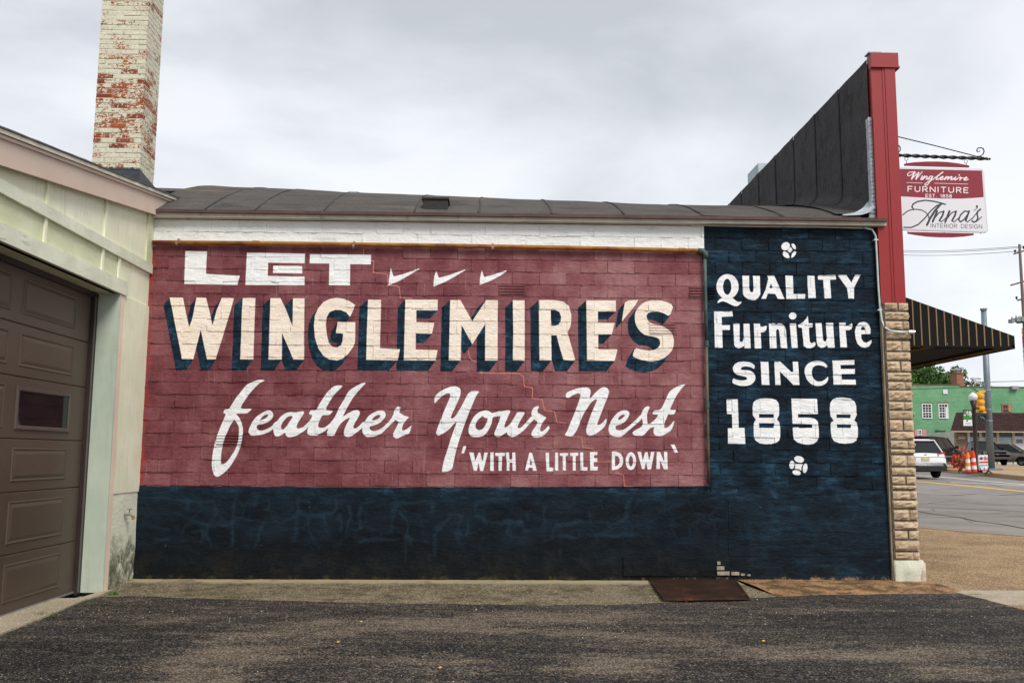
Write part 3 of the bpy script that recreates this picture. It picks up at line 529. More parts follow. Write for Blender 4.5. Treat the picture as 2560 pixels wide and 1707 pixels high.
M['agg'] = conc('aggregate_walk', (.20,.138,.080), (.32,.225,.135), .75, .9, ((.13,.09,.055), .5, .4))
M['slab'] = conc('grey_slab', (.30,.245,.18), (.40,.34,.26), .35, 1.3)
M['kerb'] = conc('kerb_concrete', (.30,.20,.115), (.42,.30,.19), .2, .6)
M['farlot'] = conc('far_lot', (.26,.235,.215), (.34,.31,.28), .1, .2)
M['road'] = None
def road():
    g = G('road_asphalt', .9, .2)
    f = g.math('ADD', g.mul(g.noise(.25, 5, .6), .5), g.mul(g.noise(1.5, 6, .7, stretch=(.5,1,1)), .5))
    c = g.ramp(f, (.38, (.15,.138,.128)), (.6, (.25,.23,.212)))
    c = g.mix(g.mul(g.step(g.noise(90, 2), .5, .7), .3), c, (.36,.34,.32))
    ck = g.math('MAXIMUM', g.step(g.vor(.22, 'DISTANCE_TO_EDGE', stretch=(.5,1.3,1)), 0, .012, 1, 0), g.step(g.vor(.7, 'DISTANCE_TO_EDGE'), 0, .01, 1, 0))
    c = g.mix(g.mul(ck, g.step(g.noise(.5, 3), .42, .55, .1, .85)), c, (.045,.043,.042))
    return g.out(c, None, g.bump(g.noise(50, 3), .4, .006))
M['road'] = road()
M['ypaint'] = simple('yellow_marking', (.75,.40,.03), .7, .3, 0, .15, 3, dirt=((.25,.2,.15), .5))
M['wpaint'] = simple('white_marking', (.68,.68,.66), .7, .3, 0, .1, 3, dirt=((.25,.24,.22), .5))
def roofing(name, base, tan=.4):
    g = G(name, .92, .2)
    f = g.noise(2.2, 6, .68, stretch=(.5,1,1), off=2)
    c = g.ramp(f, (.35, tuple(k*.7 for k in base)), (.6, base), (.8, tuple(k*1.5 for k in base)))
    c = g.mix(g.mul(g.step(g.noise(3.2, 6, .7, stretch=(.28,1,1), off=13), .52, .66), tan), c, (.135,.095,.062))
    c = g.mix(g.mul(g.step(g.noise(1.7, 5, .7, stretch=(.5,1.4,1), off=23), .58, .66), .6), c, (.022,.015,.013))
    c = g.mix(g.mul(g.step(g.noise(75, 3, .7), .50, .66), .5), c, tuple(k*2.3 for k in base)); c = g.mix(g.mul(g.step(g.noise(60, 3, .7, off=5), .52, .66), .5), c, tuple(k*.35 for k in base)); c = g.mix(g.mul(g.step(g.noise(6, 7, .75, stretch=(.22,1,1), off=33), .50, .60), .45), c, tuple(k*.42 for k in base))
    return g.out(c, None, g.bump(g.noise(5, 5, .65), .5, .03, g.bump(g.noise(120, 3), .5, .004)))
M['roofing'] = roofing('grey_roofing', (.080,.073,.069), .6); M['roofing2'] = roofing('black_roofing', (.064,.060,.061), .05)
M['tar'] = simple('roof_tar', (.012,.011,.011), .55, .4, 0, .3, 20, .4)
M['silver'] = simple('aluminium_coat', (.42,.46,.50), .5, .4, 0, .25, 18, .6, dirt=((.10,.11,.12), .7))
def siding(name, c0, c1, grey=.4, pocks=.6, grain=(1,1,.12)):
    g = G(name, .7, .3)
    c = g.mix(g.step(g.noise(2.5, 5, .6), .3, .7), c0, c1)
    c = g.mix(g.mul(g.step(g.noise(16, 6, .7, stretch=grain, off=3), .5, .72), .28), c, tuple(k*.55 for k in c0))
    c = g.mix(g.mul(g.step(g.noise(7, 6, .75, stretch=(1,.35,2) if grain[2] > .5 else (1,1,.5), off=7), .58, .72), grey), c, (.20,.20,.20))
    c = g.mix(g.mul(g.mul(g.step(g.noise(34, 4, .7, stretch=(1,1,.45), off=9), .66, .72), g.step(g.noise(2.2, 3, off=12), .45, .6)), pocks), c, (.10,.055,.035))
    return g.out(c, None, g.bump(g.noise(14, 5, .7, stretch=grain), .35, .006))
M['sidingA'] = siding('pale_green_siding', (.72,.73,.54), (.82,.82,.66), .12, .9)
M['sidingB'] = siding('yellow_green_siding', (.56,.58,.38), (.66,.69,.49), .15, .4, (1,.25,1.))
M['board'] = siding('weathered_trim', (.60,.63,.50), (.76,.78,.64), .85, .8, (1,.2,1.))
M['jamb'] = siding('mint_jamb', (.42,.50,.41), (.50,.57,.47), .12, .5)
M['pinktrim'] = siding('pink_edge', (.72,.55,.44), (.78,.65,.54), .1, .3)
M['fascia'] = simple('pink_fascia', (.60,.475,.395), .55, .35, 0, .06, 1.2)
M['creamtrim'] = simple('cream_trim', (.60,.57,.47), .6, .3, 0, .12, 5, dirt=((.25,.22,.18), .5))
M['door'] = simple('brown_door', (.078,.055,.041), .42, .4, 0, .07, 2, .12, )
M['doordark'] = simple('dark_trim', (.030,.020,.020), .5, .4, 0, .1, 4)
def found():
    g = G('foundation_plaster', .9, .2); p = g.sep(g.pos())
    c = g.mix(g.noise(6, 5, .6), (.62,.64,.51), (.74,.75,.62))
    m = g.mul(g.step(g.math('ADD', p[2], g.mul(g.noise(7, 6, .75, off=2), .9)), .66, 1.05, 1, 0), g.step(g.noise(8, 6, .75, off=6), .34, .55))
    c = g.mix(g.mul(m, .9), c, g.mix(g.step(g.noise(13, 4), .4, .6), (.045,.045,.028), (.16,.15,.085)))
    return g.out(c, None, g.bump(g.noise(11, 5, .7, stretch=(1,1,2)), .7, .012))
M['found'] = found()
M['glassd'] = glass('dark_glass', (.006,.007,.008), .05); M['glassd'].node_tree.nodes['Principled BSDF'].inputs['Specular IOR Level'].default_value = .25
def red_metal():
    g = G('red_metal', .42, .4); c = g.mix(g.noise(1.1, 4), (.235,.0125,.016), (.31,.020,.021))
    return g.out(c, None, g.bump(g.noise(240, 2), .12, .002))
M['redm'] = red_metal()
def stone():
    g = G('split_stone', .9, .2); i = g.n('ObjectInfo').outputs['Random']
    c = g.ramp(i, (0, (.43,.325,.215)), (.35, (.52,.40,.27)), (.7, (.57,.44,.30)), (1, (.56,.40,.30)))
    c = g.mix(g.step(g.noise(22, 6, .7), .30, .58), tuple([.34,.25,.165]), c)
    return g.out(c, None, g.bump(g.noise(30, 6, .7), .8, .012))
M['stone'] = stone(); M['mortar'] = simple('grey_mortar', (.17,.145,.115), .95, .1, 0, .2, 20, .5)
M['pierpaint'] = simple('pier_whitewash', (.62,.64,.52), .85, .2, 0, .1, 7, .7, dirt=((.40,.24,.19), .7))
def brickm():
    g = G('peeling_brick', .88, .2); i = g.n('ObjectInfo').outputs['Random']; p = g.sep(g.pos())
    br = g.ramp(i, (0, (.22,.045,.025)), (.4, (.34,.070,.025)), (.8, (.46,.115,.030)), (1, (.16,.035,.028)))
    br = g.mix(g.step(g.noise(60, 4, .7), .4, .65), br, (.17,.045,.03))
    pt = g.mix(g.noise(9, 5), (.53,.52,.40), (.67,.65,.52))
    pt = g.mix(g.mul(g.step(g.noise(34, 5, .7, off=4), .56, .66), .55), pt, (.07,.055,.045))
    # paint survives best near the top and the foot
    zone = g.math('ADD', g.step(p[2], 5.2, 5.7, -.050, .0), g.step(p[2], 6.35, 6.75, 0, -.065))
    f = g.math('ADD', g.math('ADD', g.mul(g.noise(3.2, 4, .6, off=6), .30), g.mul(g.noise(24, 7, .8, off=8, stretch=(1,1,1.4)), .70)), g.math('ADD', zone, g.mul(g.math('SUBTRACT', i, .5), .14)))
    return g.out(g.mix(g.step(f, .492, .508), pt, br), None, g.bump(g.noise(40, 6, .7), .7, .008))
M['brick'] = brickm(); M['bmortar'] = simple('cream_mortar', (.62,.58,.47), .95, .1, 0, .3, 25, .5, dirt=((.22,.10,.07), .6))
M['flash'] = simple('tar_flashing', (.035,.043,.055), .5, .4, 0, .35, 9, .5, dirt=((.10,.12,.14), .5))
def rustp():
    g = G('rusty_pipe', .7, .3, .2); c = g.ramp(g.noise(9, 6, .7, stretch=(.6,1,1)), (.3, (.10,.035,.010)), (.5, (.30,.125,.022)), (.7, (.42,.20,.045)))
    c = g.mix(g.step(g.math('ADD', g.sep(g.pos())[0], g.mul(g.noise(6), .3)), XL+.25, XL+.5, .9, 0), c, (.22,.03,.03))
    return g.out(c, None, g.bump(g.noise(60, 4), .4, .003))
M['rustpipe'] = rustp()
M['vpipe'] = simple('weathered_pipe', (.055,.085,.075), .6, .4, .2, .4, 7, .3, dirt=((.14,.11,.05), .8))
M['conduit'] = simple('galvanised_conduit', (.50,.58,.55), .45, .5, .3, .12, 8)
def plate():
    g = G('rusty_plate', .55, .4, .4); c = g.ramp(g.noise(3, 6, .7), (.3, (.028,.016,.012)), (.55, (.055,.028,.018)), (.72, (.22,.075,.02)))
    w = g.vor(90, 'F1', stretch=(1,.5,1), rnd=.1); return g.out(c, None, g.bump(w, .35, .003))
M['plate'] = plate()
M['eave'] = simple('eave_board', (.50,.46,.39), .7, .3, 0, .15, 4, dirt=((.12,.09,.07), .6)); M['drip'] = simple('drip_edge', (.085,.045,.040), .6, .3, 0, .3, 4, dirt=((.06,.04,.035), .6))
M['iron'] = simple('black_iron', (.010,.010,.011), .45, .5, .3, .2, 20)
def awn():
    g = G('awning_canvas', .85, .2); return g.out(g.mix(g.noise(3), (.0045,.0045,.0055), (.009,.009,.010)), None, g.bump(g.noise(60), .2, .002))
M['awning'] = awn(); M['gold'] = simple('gold_stripe', (.24,.155,.075), .8, .2, 0, .08, 4)
M['white'] = simple('white_paint', (.72,.73,.74), .5, .3, 0, .05, 3)
M['blackp'] = simple('black_plastic', (.014,.014,.015), .5, .4, 0, .1, 6)
M['tyre'] = simple('tyre_rubber', (.012,.012,.012), .85, .2, 0, .1, 6)
M['chrome'] = simple('bright_metal', (.55,.56,.58), .25, .5, .9, .05, 3)
M['rim'] = simple('alloy_rim', (.30,.31,.32), .4, .5, .6, .1, 5)
M['tail'] = simple('tail_lamp', (.30,.010,.012), .2, .6, 0, .1, 8); M['headl'] = simple('head_lamp', (.55,.56,.58), .12, .6, 0, .05, 8)
M['plateY'] = simple('number_plate', (.55,.50,.28), .5, .3, 0, .15, 10)
def leaf(name, c0, c1):
    g = G(name, .7, .25); i = g.n('ObjectInfo'); f = g.noise(1.3, 4, .6); c = g.mix(g.step(f, .35, .65), c0, c1)
    c = g.mix(g.step(g.noise(9, 2), .4, .7), c, tuple(k*1.5 for k in c1)); return g.out(c)
M['leaf'] = leaf('tree_leaf', (.022,.050,.012), (.050,.095,.020)); M['leaf2'] = leaf('tree_leaf_light', (.040,.075,.016), (.085,.13,.030))
M['bark'] = simple('bark', (.075,.055,.040), .95, .1, 0, .3, 12, .6)
M['weed'] = leaf('weed_leaf', (.040,.085,.015), (.09,.15,.03))
exec_later = []

# ================================================================== ground surfaces
def sheet(name, poly, dz, mat, parent=None, step=3., kind='structure', zf=None, thick=0, **tags):
    """flat polygon (x,y) laid on the ground, cut into strips so that it follows the slope"""
    bm = bmesh.new(); vs = [bm.verts.new((x, y, 0)) for x, y in poly]; bm.faces.new(vs)
    ys = [p[1] for p in poly]; y = math.floor(min(ys)/step)*step
    while y < max(ys):
        if y > min(ys): bmesh.ops.bisect_plane(bm, geom=bm.verts[:]+bm.edges[:]+bm.faces[:], plane_co=(0, y, 0), plane_no=(0, 1, 0))
        y += step if y < 60 else step*4
    if thick:
        r = bmesh.ops.extrude_face_region(bm, geom=bm.faces[:]); 
        for v in r['geom']:
            if isinstance(v, bmesh.types.BMVert): v.co.z = thick
    for v in bm.verts: v.co.z += gz(v.co.y)+dz + (zf(v.co.x, v.co.y) if zf and (v.co.z > 0 or not thick) else 0)
    bmesh.ops.recalc_face_normals(bm, faces=bm.faces)
    if not thick:
        for f in bm.faces:
            if f.normal.z < 0: f.normal_flip()
    me = bpy.data.meshes.new(name); bm.to_mesh(me); bm.free(); me.materials.append(mat)
    o = link(name, me, parent, **tags)
    if kind: o['kind'] = kind
    return o
def P2(*px): return [tuple(onG(x, y).xy) for x, y in px]
sheet('ground', [(-900,-300),(900,-300),(900,1500),(-900,1500)], -.03, M['farlot'], step=6)
# asphalt lot in front: fine grid with gentle bumps
def lot_edge(x):       # y of the edge between the lot and the concrete strip
    k = [(-3.9,-1.0),(-3.3,-.98),(-2.4,-1.13),(-1,-1.33),(.4,-1.42),(1.1,-1.40),(1.8,-1.22),(2.5,-.98),(3.2,-.80),(3.9,-.73),(4.62,-.70)]
    for a, b in zip(k, k[1:]):
        if x <= b[0]: t = max(0, (x-a[0])/(b[0]-a[0])); return a[1]+(b[1]-a[1])*t
    return k[-1][1]
def wob(x, y, s=1., o=0.): return mnoise.noise(Vector((x*s+o, y*s, o)))
mb = MB(); nx, ny = 90, 70
xl = lambda t: -3.62 + 8.26*t
vs = []; 
for j in range(ny+1):
    v = (j/ny)**1.5
    for i in range(nx+1):
        x = xl(i/nx); ye = lot_edge(x); ye += .018*wob(x, 0, 3.)+.02*wob(x, 5, 9.)
        y = ye + (-12-ye)*v
        edge = math.exp(-(ye-y)/.10)
        xx = x - (.0 if i else max(0, min(.3, (-1.0-y)*.02)))
        if i == nx: xx = x + .03*wob(0, y, 4)+.06*max(0, -y-1.)*.3
        vs.append((xx, y, .012 + .010*wob(x, y, .8)+.004*wob(x, y, 3) - .010*edge))
mb.add(vs, [(j*(nx+1)+i, j*(nx+1)+i+1, (j+1)*(nx+1)+i+1, (j+1)*(nx+1)+i) for j in range(ny) for i in range(nx)])
o = mb.build('parking_lot', M['asphalt'], smooth=True); o['kind'] = 'structure'
# street
road_poly = [(6.2,-40),(60,-40),(60,10)] + [(30,10)] + P2((2700,1222),(2560,1201),(2480,1192),(2420,1185.5),(2350,1181)) + [(27.5,52),(28.5,90),(30,180),(6.2,180)]
sheet('street', [(5.2,-14),(40,-14)] + P2((2700,1221),(2560,1201),(2480,1192),(2420,1185.5),(2350,1180.5)) + [(28.5,52),(30,90),(33,160),(5.2,160)], -.018, M['road'], step=2)
# near sidewalk, slab by slab, with a real kerb edge
walk = thing('sidewalk', 'tan concrete sidewalk beside the store running out to the street kerb', 'sidewalk', (5.5, 1, 0)); walk['kind'] = 'structure'; del walk['category']; del walk['label']
kl = [(6.5,40),(6.5,14),(6.75,9.5),(7.1,7.4),(7.47,6.2),(7.9,5.5),(8.49,4.79),(9.6,3.9),(11.2,3.1),(13.5,2.5),(20,2.2)]
jy = [-.50, 2.05]
z_ = .012
sheet('slab', [(4.66,-.485),(5.75,-.485),(9.8,-.485),(9.8,2.03),(4.62,2.03)], -.08, M['agg'], walk, .5, None, thick=.08+z_)
far = [(4.62,2.06),(16,2.06)] + [p for p in kl[::-1][1:]] + [(4.62,40)]
sheet('slab', far, -.08, M['agg'], walk, 1., None, thick=.08+z_-.003)
sheet('slab', [(9.83,-.485),(16,-.485),(16,2.03),(9.83,2.03)], -.08, M['agg'], walk, 1., None, thick=.08+z_)
sheet('slab', [(4.60,-.515),(5.75,-.515),(7.2,-.515),(7.2,-1.44),(4.68,-1.44)], -.08, M['slab'], walk, .5, None, thick=.08+z_+.002)
sheet('slab', [(4.68,-1.465),(7.2,-1.465),(7.2,-3.2),(4.80,-3.2)], -.08, M['agg'], walk, .5, None, thick=.08+z_-.001)
sheet('slab', [(4.80,-3.225),(7.2,-3.225),(7.2,-9),(5.1,-9)], -.08, M['slab'], walk, .5, None, thick=.08+z_)
sheet('slab', [(7.23,-.515),(12,-.515),(12,-9),(7.23,-9)], -.08, M['slab'], walk, .5, None, thick=.08+z_)
mb = MB(); a = [Vector((x, y, 0)) for x, y in kl]
for p, q in zip(a, a[1:]):
    d = (q-p).normalized(); nrm = Vector((d.y, -d.x, 0)); nrm = nrm if nrm.x+nrm.y*.2 > 0 or d.y < 0 else -nrm
    nrm = Vector((-d.y, d.x, 0)); nrm = nrm if (nrm.x > 0) else -nrm
    w = nrm*.14; z0, z1 = gz(p.y), gz(q.y)
    P_, Q_ = Vector((p.x, p.y, z0)), Vector((q.x, q.y, z1)); dn, u = Vector((0,0,-.1)), Vector((0,0,.016))
    mb.hexa([P_+dn+Vector((0,0,0)), P_+w+dn, P_+w+u*.6, P_+u], [Q_+dn, Q_+w+dn, Q_+w+u*.6, Q_+u])
o = mb.build('kerb', M['kerb']); o['kind'] = 'structure'
# road markings
def line(name, px, w, mat, dz=-.013):
    pts = [onG(x, y) for x, y in px]; L, Rr = [], []
    for i, p in enumerate(pts):
        a = pts[max(0, i-1)]; b = pts[min(len(pts)-1, i+1)]; d = (b-a); d.z = 0; d.normalize(); n = Vector((-d.y, d.x, 0))*w/2
        L.append((p+n).xy[:]); Rr.append((p-n).xy[:])
    return sheet(name, L+Rr[::-1], dz, mat, step=1.5)
def ext(px, a, b):      # lengthen a marking in plan
    return px
yl = [(2180,1190.6),(2290,1201.8),(2380,1209.8),(2470,1218.3),(2560,1227),(2800,1251)]
line('road_marking', yl, .30, M['ypaint'])
line('road_marking', [(2230,1183),(2350,1191),(2460,1201),(2560,1209),(2800,1229)], .20, M['wpaint'])
line('road_marking', [(2376,1204.5),(2420,1206),(2480,1208),(2560,1212),(2700,1219)], .26, M['wpaint'])
M['crackm'] = simple('road_crack_filler', (.035,.033,.031), .9, .1)
line('road_crack', [(2270,1272),(2330,1282),(2400,1291),(2440,1300),(2500,1307),(2560,1318),(2700,1340)], .05, M['crackm'])
line('road_crack', [(2240,1236),(2300,1233),(2380,1236),(2440,1233),(2500,1236),(2600,1231)], .07, M['crackm'])
line('road_crack', [(2240,1252),(2320,1256),(2390,1250),(2450,1258),(2600,1262)], .035, M['crackm'])
# island: far kerb and walk
isl = P2((2250,1170),(2350,1178.5),(2420,1183.5),(2480,1190),(2560,1198.5),(2800,1222))
islb = P2((2800,1186),(2560,1169.5),(2480,1167.5),(2400,1168),(2250,1163))
mb = MB()
for (x0, y0), (x1, y1) in zip(isl, isl[1:]):
    p, q = Vector((x0,y0,gz(y0))), Vector((x1,y1,gz(y1))); d = (q-p).normalized(); n = Vector((-d.y,d.x,0)); n = n if n.y > 0 else -n
    mb.hexa([p+Vector((0,0,-.1)), p+n*.2+Vector((0,0,-.1)), p+n*.2+Vector((0,0,.16)), p+Vector((0,0,.13))], [q+Vector((0,0,-.1)), q+n*.2+Vector((0,0,-.1)), q+n*.2+Vector((0,0,.16)), q+Vector((0,0,.13))])
o = mb.build('kerb', M['kerb']); o['kind'] = 'structure'
isl2 = [(x+.0, y+.18) for x, y in isl]
sheet('pavement', isl2+islb, .0, M['kerb'], step=2, thick=.15)
# concrete strip between wall and asphalt (three pours) and the steel cover
def strip(name, x0, x1, mat, zw, zl, skewL=0, skewR=0, bulge=0., parent=None):
    mb = MB(); nx, ny = max(8, int((x1-x0)*12)), 12; vs = []
    for j in range(ny+1):
        t = j/ny
        for i in range(nx+1):
            xa = x0+skewL*t; xb = x1+skewR*t; x = xa+(xb-xa)*i/nx; ye = lot_edge(x)-.03; y = .004+(ye)*t
            z = zw+(zl-zw)*t + bulge*math.sin(math.pi*min(1, t*1.15))*.5 + .004*wob(x, y, 5) + (.012*math.exp(-t*9))
            vs.append((x, y, z))
    mb.add(vs, [(j*(nx+1)+i, j*(nx+1)+i+1, (j+1)*(nx+1)+i+1, (j+1)*(nx+1)+i) for j in range(ny) for i in range(nx)])
    o = mb.build(name, mat, parent, smooth=True); o['kind'] = 'structure'; return o
strip('concrete_gutter', XL, 2.615, M['gutter'], .022, .006, 0, .14)
strip('concrete_ramp', 2.62, 4.60, M['ramp'], .036, .008, .14, .10, .03)
a, b_, c_, d_ = (Vector((*onG(*p).xy, 0)) for p in ((1612,1447),(1815,1447),(1846,1489),(1645,1493)))
pl = thing('cover_plate', 'rust brown steel cover plate lying in the gutter at the foot of the navy wall', 'cover plate', ((a+c_)/2)[:])
u = Vector((0,0,.012))
a.y = -.03; b_.y = -.03; c_.y, d_.y = -1.20, -1.27
mb = MB(); a.z = .040; b_.z = .040; c_.z = .020; d_.z = .020; mb.hexa([d_, c_, b_, a], [d_+u, c_+u, b_+u, a+u]); mb.build('plate', M['plate'], pl)
mb = MB()
for k in range(1, 46):
    t = k/46; p = a.lerp(b_, t)+u; q = d_.lerp(c_, t)+u; mb.bar(p.lerp(q, .03), p.lerp(q, .97), .006, .004)
mb.build('ribs', M['plate'], pl, kind='stuff')
for p_, q_ in ((a, d_), (b_, c_)): mb = MB(); mb.bar(p_+Vector((0,0,.006)), q_+Vector((0,0,.006)), .02, .025); mb.build('rim', M['plate'], pl)
# threshold in front of the garage door
XD = -3.885
th = [(-3.9,.0),(-3.58,-.99),(-3.53,-1.6),(-3.50,-2.9),(-3.48,-6),(-3.9,-6)]
sheet('door_apron', [(XD-.3,-6.5),(XD-.3,-1.22),(-3.68,-1.22),(-3.66,-.72),(-3.60,-.70)] + [(-3.575,-1.0),(-3.60,-1.25),(-3.545,-2.0),(-3.52,-2.9),(-3.50,-6.5)], -.02, M['slab'], step=.5, thick=.043)
# the asphalt runs right up to it
random.seed(4)
mb = MB()
for k in range(900):      # loose grit
    x = random.uniform(-3.4, 4.5); y = lot_edge(x)-abs(random.gauss(0, 1.3)); s = random.uniform(.003, .0075)
    r = random.random()*3
    mb.add([(x-s*math.cos(r), y-s*math.sin(r), .010), (x+s*.9, y-s*.5, .010), (x+s*.2, y+s, .010), (x, y, .012+s*.9)], [(0,1,3),(1,2,3),(2,0,3)])
g_ = G('grit', .9); M['grit'] = g_.out(g_.ramp(g_.noise(45, 2), (.35, (.10,.09,.08)), (.5, (.30,.27,.23)), (.65, (.55,.53,.48))))
mb.build('gravel', M['grit'], kind='stuff')
def tuft(name, c, n, r, h, label):
    mb = MB(); random.seed(int(c[0]*100)%97)
    for k in range(n):
        a = random.random()*6.28; d = random.random()**.6*r; x, y = c[0]+math.cos(a)*d, c[1]+math.sin(a)*d*.7; hh = h*random.uniform(.4, 1); w = .004; b = random.random()*6.28
        lx, ly = math.cos(b)*hh*.6, math.sin(b)*hh*.6
        mb.add([(x-w*math.sin(b), y+w*math.cos(b), c[2]), (x+w*math.sin(b), y-w*math.cos(b), c[2]), (x+lx, y+ly, c[2]+hh)], [(0,1,2)])
    o = mb.build(name, M['weed']); o['kind'] = 'stuff'; o['label'] = label; o['category'] = 'weeds'
tuft('weeds', (-3.57,-2.05,.0), 130, .10, .05, 'small green weeds sprouting at the edge of the garage threshold')
tuft('weeds', (-3.50,-.90,.0), 80, .05, .05, 'tiny green weeds at the foot of the mildewed garage corner')
tuft('weeds', (4.72,-.80,.0), 90, .06, .03, 'weeds in the joint between asphalt and grey sidewalk slab')
lf = simple('fallen_leaf', (.60,.36,.04), .7)
for k, (x, y) in enumerate(((845,1612),(1100,1677),(1909,1609),(903,1560))):
    P = onG(x, y); mb = MB(); s = .014
    mb.add([(P.x-s, P.y, .022), (P.x, P.y-s*.6, .020), (P.x+s, P.y, .024), (P.x, P.y+s*.6, .028)], [(0,1,2,3)])
    mb.build('fallen_leaf', lf, label=['small yellow leaf lying alone on the asphalt left of centre', 'yellow leaf nearest the bottom edge on the dark asphalt', 'yellow leaf on the asphalt below the navy wall panel', 'orange leaf lying by the dark oil stain on the asphalt'][k], category='leaf', group='fallen leaves on the asphalt')

# ================================================================== furniture store
store = thing('furniture_store', 'single storey block store with painted red and navy side wall and sloping roof', 'store', (0, .4, 0))
random.seed(11)
# backing wall
mb = MB(); mb.box(XL-.15, XR-.01, -.0026, .30, -.3, ZT); mb.build('wall_core', M['mural'], store)
# block variants: bevelled, trowelled faces. origin at the block centre on the wall plane; unit = full block
def block_mesh(seed, ribs=False):
    rnd = random.Random(seed); W, H = BL-.001, BH-.0015; nx, nz = 6, 3; m = MB(); g = []
    dep = [rnd.uniform(-.0034, .0034) for _ in range(4)]
    for j in range(nz+1):
        for i in range(nx+1):
            u, v = i/nx, j/nz; x = -W/2+.0035+(W-.007)*u; z = -H/2+.003+(H-.006)*v
            y = -.0062 + (dep[0]*(1-u)+dep[1]*u)*(1-v)+(dep[2]*(1-u)+dep[3]*u)*v + rnd.uniform(-.0014, .0014)
            g.append((x+rnd.uniform(-.002,.002), y, z+(rnd.uniform(-.0035,.0035) if j in (0, nz) else 0)))
    n = len(g); idx = lambda i, j: j*(nx+1)+i
    fs = [(idx(i,j), idx(i+1,j), idx(i+1,j+1), idx(i,j+1)) for j in range(nz) for i in range(nx)]
    ring = [idx(i,0) for i in range(nx+1)]+[idx(nx,j) for j in range(1,nz+1)]+[idx(i,nz) for i in range(nx-1,-1,-1)]+[idx(0,j) for j in range(nz-1,0,-1)]
    back = []
    for k in ring:
        x, y, z = g[k]; sx_ = -1 if x < -W/2+.012 else (1 if x > W/2-.012 else 0); sz = -1 if z < -H/2+.009 else (1 if z > H/2-.009 else 0)
        back.append((x+sx_*.0035, .014, z+sz*.0035+rnd.uniform(-.001,.001)))
    vs = g+back; m_ = len(ring)
    fs += [(ring[k], n+k, n+(k+1)%m_, ring[(k+1)%m_]) for k in range(m_)]
    m.add(vs, fs)
    if ribs:
        for k in range(4):
            z = -H/2+.022+k*.03; m.hexa([(-W/2+.01,-.009,z),(W/2-.01,-.009,z),(W/2-.01,-.021,z+.004),(-W/2+.01,-.021,z+.004)], [(-W/2+.01,-.009,z+.013),(W/2-.01,-.009,z+.013),(W/2-.01,-.021,z+.010),(-W/2+.01,-.021,z+.010)])
    return m
BV = [block_mesh(s) for s in range(18)]; BM_ = [b.mesh('block', M['mural']) for b in BV]
RB = block_mesh(99, True); RBm = RB.mesh('ribbed_block', M['mural'])
cells = []
def place_rows(xa, xb, z0, z1):
    r0 = int(math.floor((z0-Z0)/BH-.01)); r1 = int(math.ceil((z1-Z0)/BH))
    for r in range(r0, r1):
        za, zb = max(z0, Z0+r*BH), min(z1, Z0+(r+1)*BH)
        if zb-za < .02: continue
        c = 0; x = X0 - (r % 2)*BL*.5
        while x < xb:
            a, b = max(x, xa), min(x+BL, xb)
            if b-a > .03: cells.append((a, b, za, zb))
            x += BL
place_rows(XL+.012, XR-.004, Z0, ZT)
ribpos = [(1267+33,730), (1675,822), (605,1107), (1757,731)]
rib = set()
for px, py in ribpos:
    P = onY(px, py); rib.add(min(range(len(cells)), key=lambda i: abs((cells[i][0]+cells[i][1])/2-P.x)+3*abs((cells[i][2]+cells[i][3])/2-P.z)))
order = sorted(range(len(cells)), key=lambda i: (Vector(((cells[i][0]+cells[i][1])/2, 0, (cells[i][2]+cells[i][3])/2))-CAM).length/max(.2, math.sqrt((cells[i][1]-cells[i][0])*(cells[i][3]-cells[i][2]))))
indiv = set(order[:296]) | rib
rest = MB()
for i, (a, b, za, zb) in enumerate(cells):
    k = random.randrange(18); dy = random.uniform(-.0048, .0025); ti = random.uniform(-.011, .011); c = ((a+b)/2, dy, (za+zb)/2); s = ((b-a)/BL, 1, (zb-za)/BH)
    if i in indiv:
        if i in rib: link('ribbed_block', RBm, store, loc=(c[0], -.002, c[2]), scale=s)
        else: link('block', BM_[k], store, loc=c, scale=s, rot=(0, ti*.35, ti))
    else:
        v = BV[k]; rest.add([(x*s[0]+c[0], y+c[1]+x*ti, z*s[2]+c[2]) for x, y, z in v.v], v.f)
rest.build('wall_blocks', M['mural'], store, kind='stuff')
# mortar squeezed out of the joints
mb = MB()
for k in range(1100):
    a, b, za, zb = random.choice(cells); L = random.uniform(.05, .26); x = random.uniform(a, b); z = za+random.uniform(-.003, .003); hor = random.random() < .72
    n = 5; vs = []
    for j in range(n+1):
        t = j/n; w = math.sin(math.pi*t)*random.uniform(.25, 1)*.009+.001; off = random.uniform(-.003, .003)
        if hor: vs += [(x-L/2+L*t, .002, z-w*1.3+off), (x-L/2+L*t, -.010-w*.6, z-.001+off), (x-L/2+L*t, .002, z+w*.9+off)]
        else:
            zz = za+(zb-za)*t; vs += [(a-w+off, .002, zz), (a+off, -.010-w*.5, zz), (a+w+off, .002, zz)]
    mb.add([(min(max(v[0], XL+.01), XR-.01), v[1], v[2]) for v in vs], [(j*3+q, j*3+q+1, j*3+q+4, j*3+q+3) for j in range(n) for q in (0, 1)])
mb.build('squeezed_mortar', M['mural'], store, True, kind='stuff')
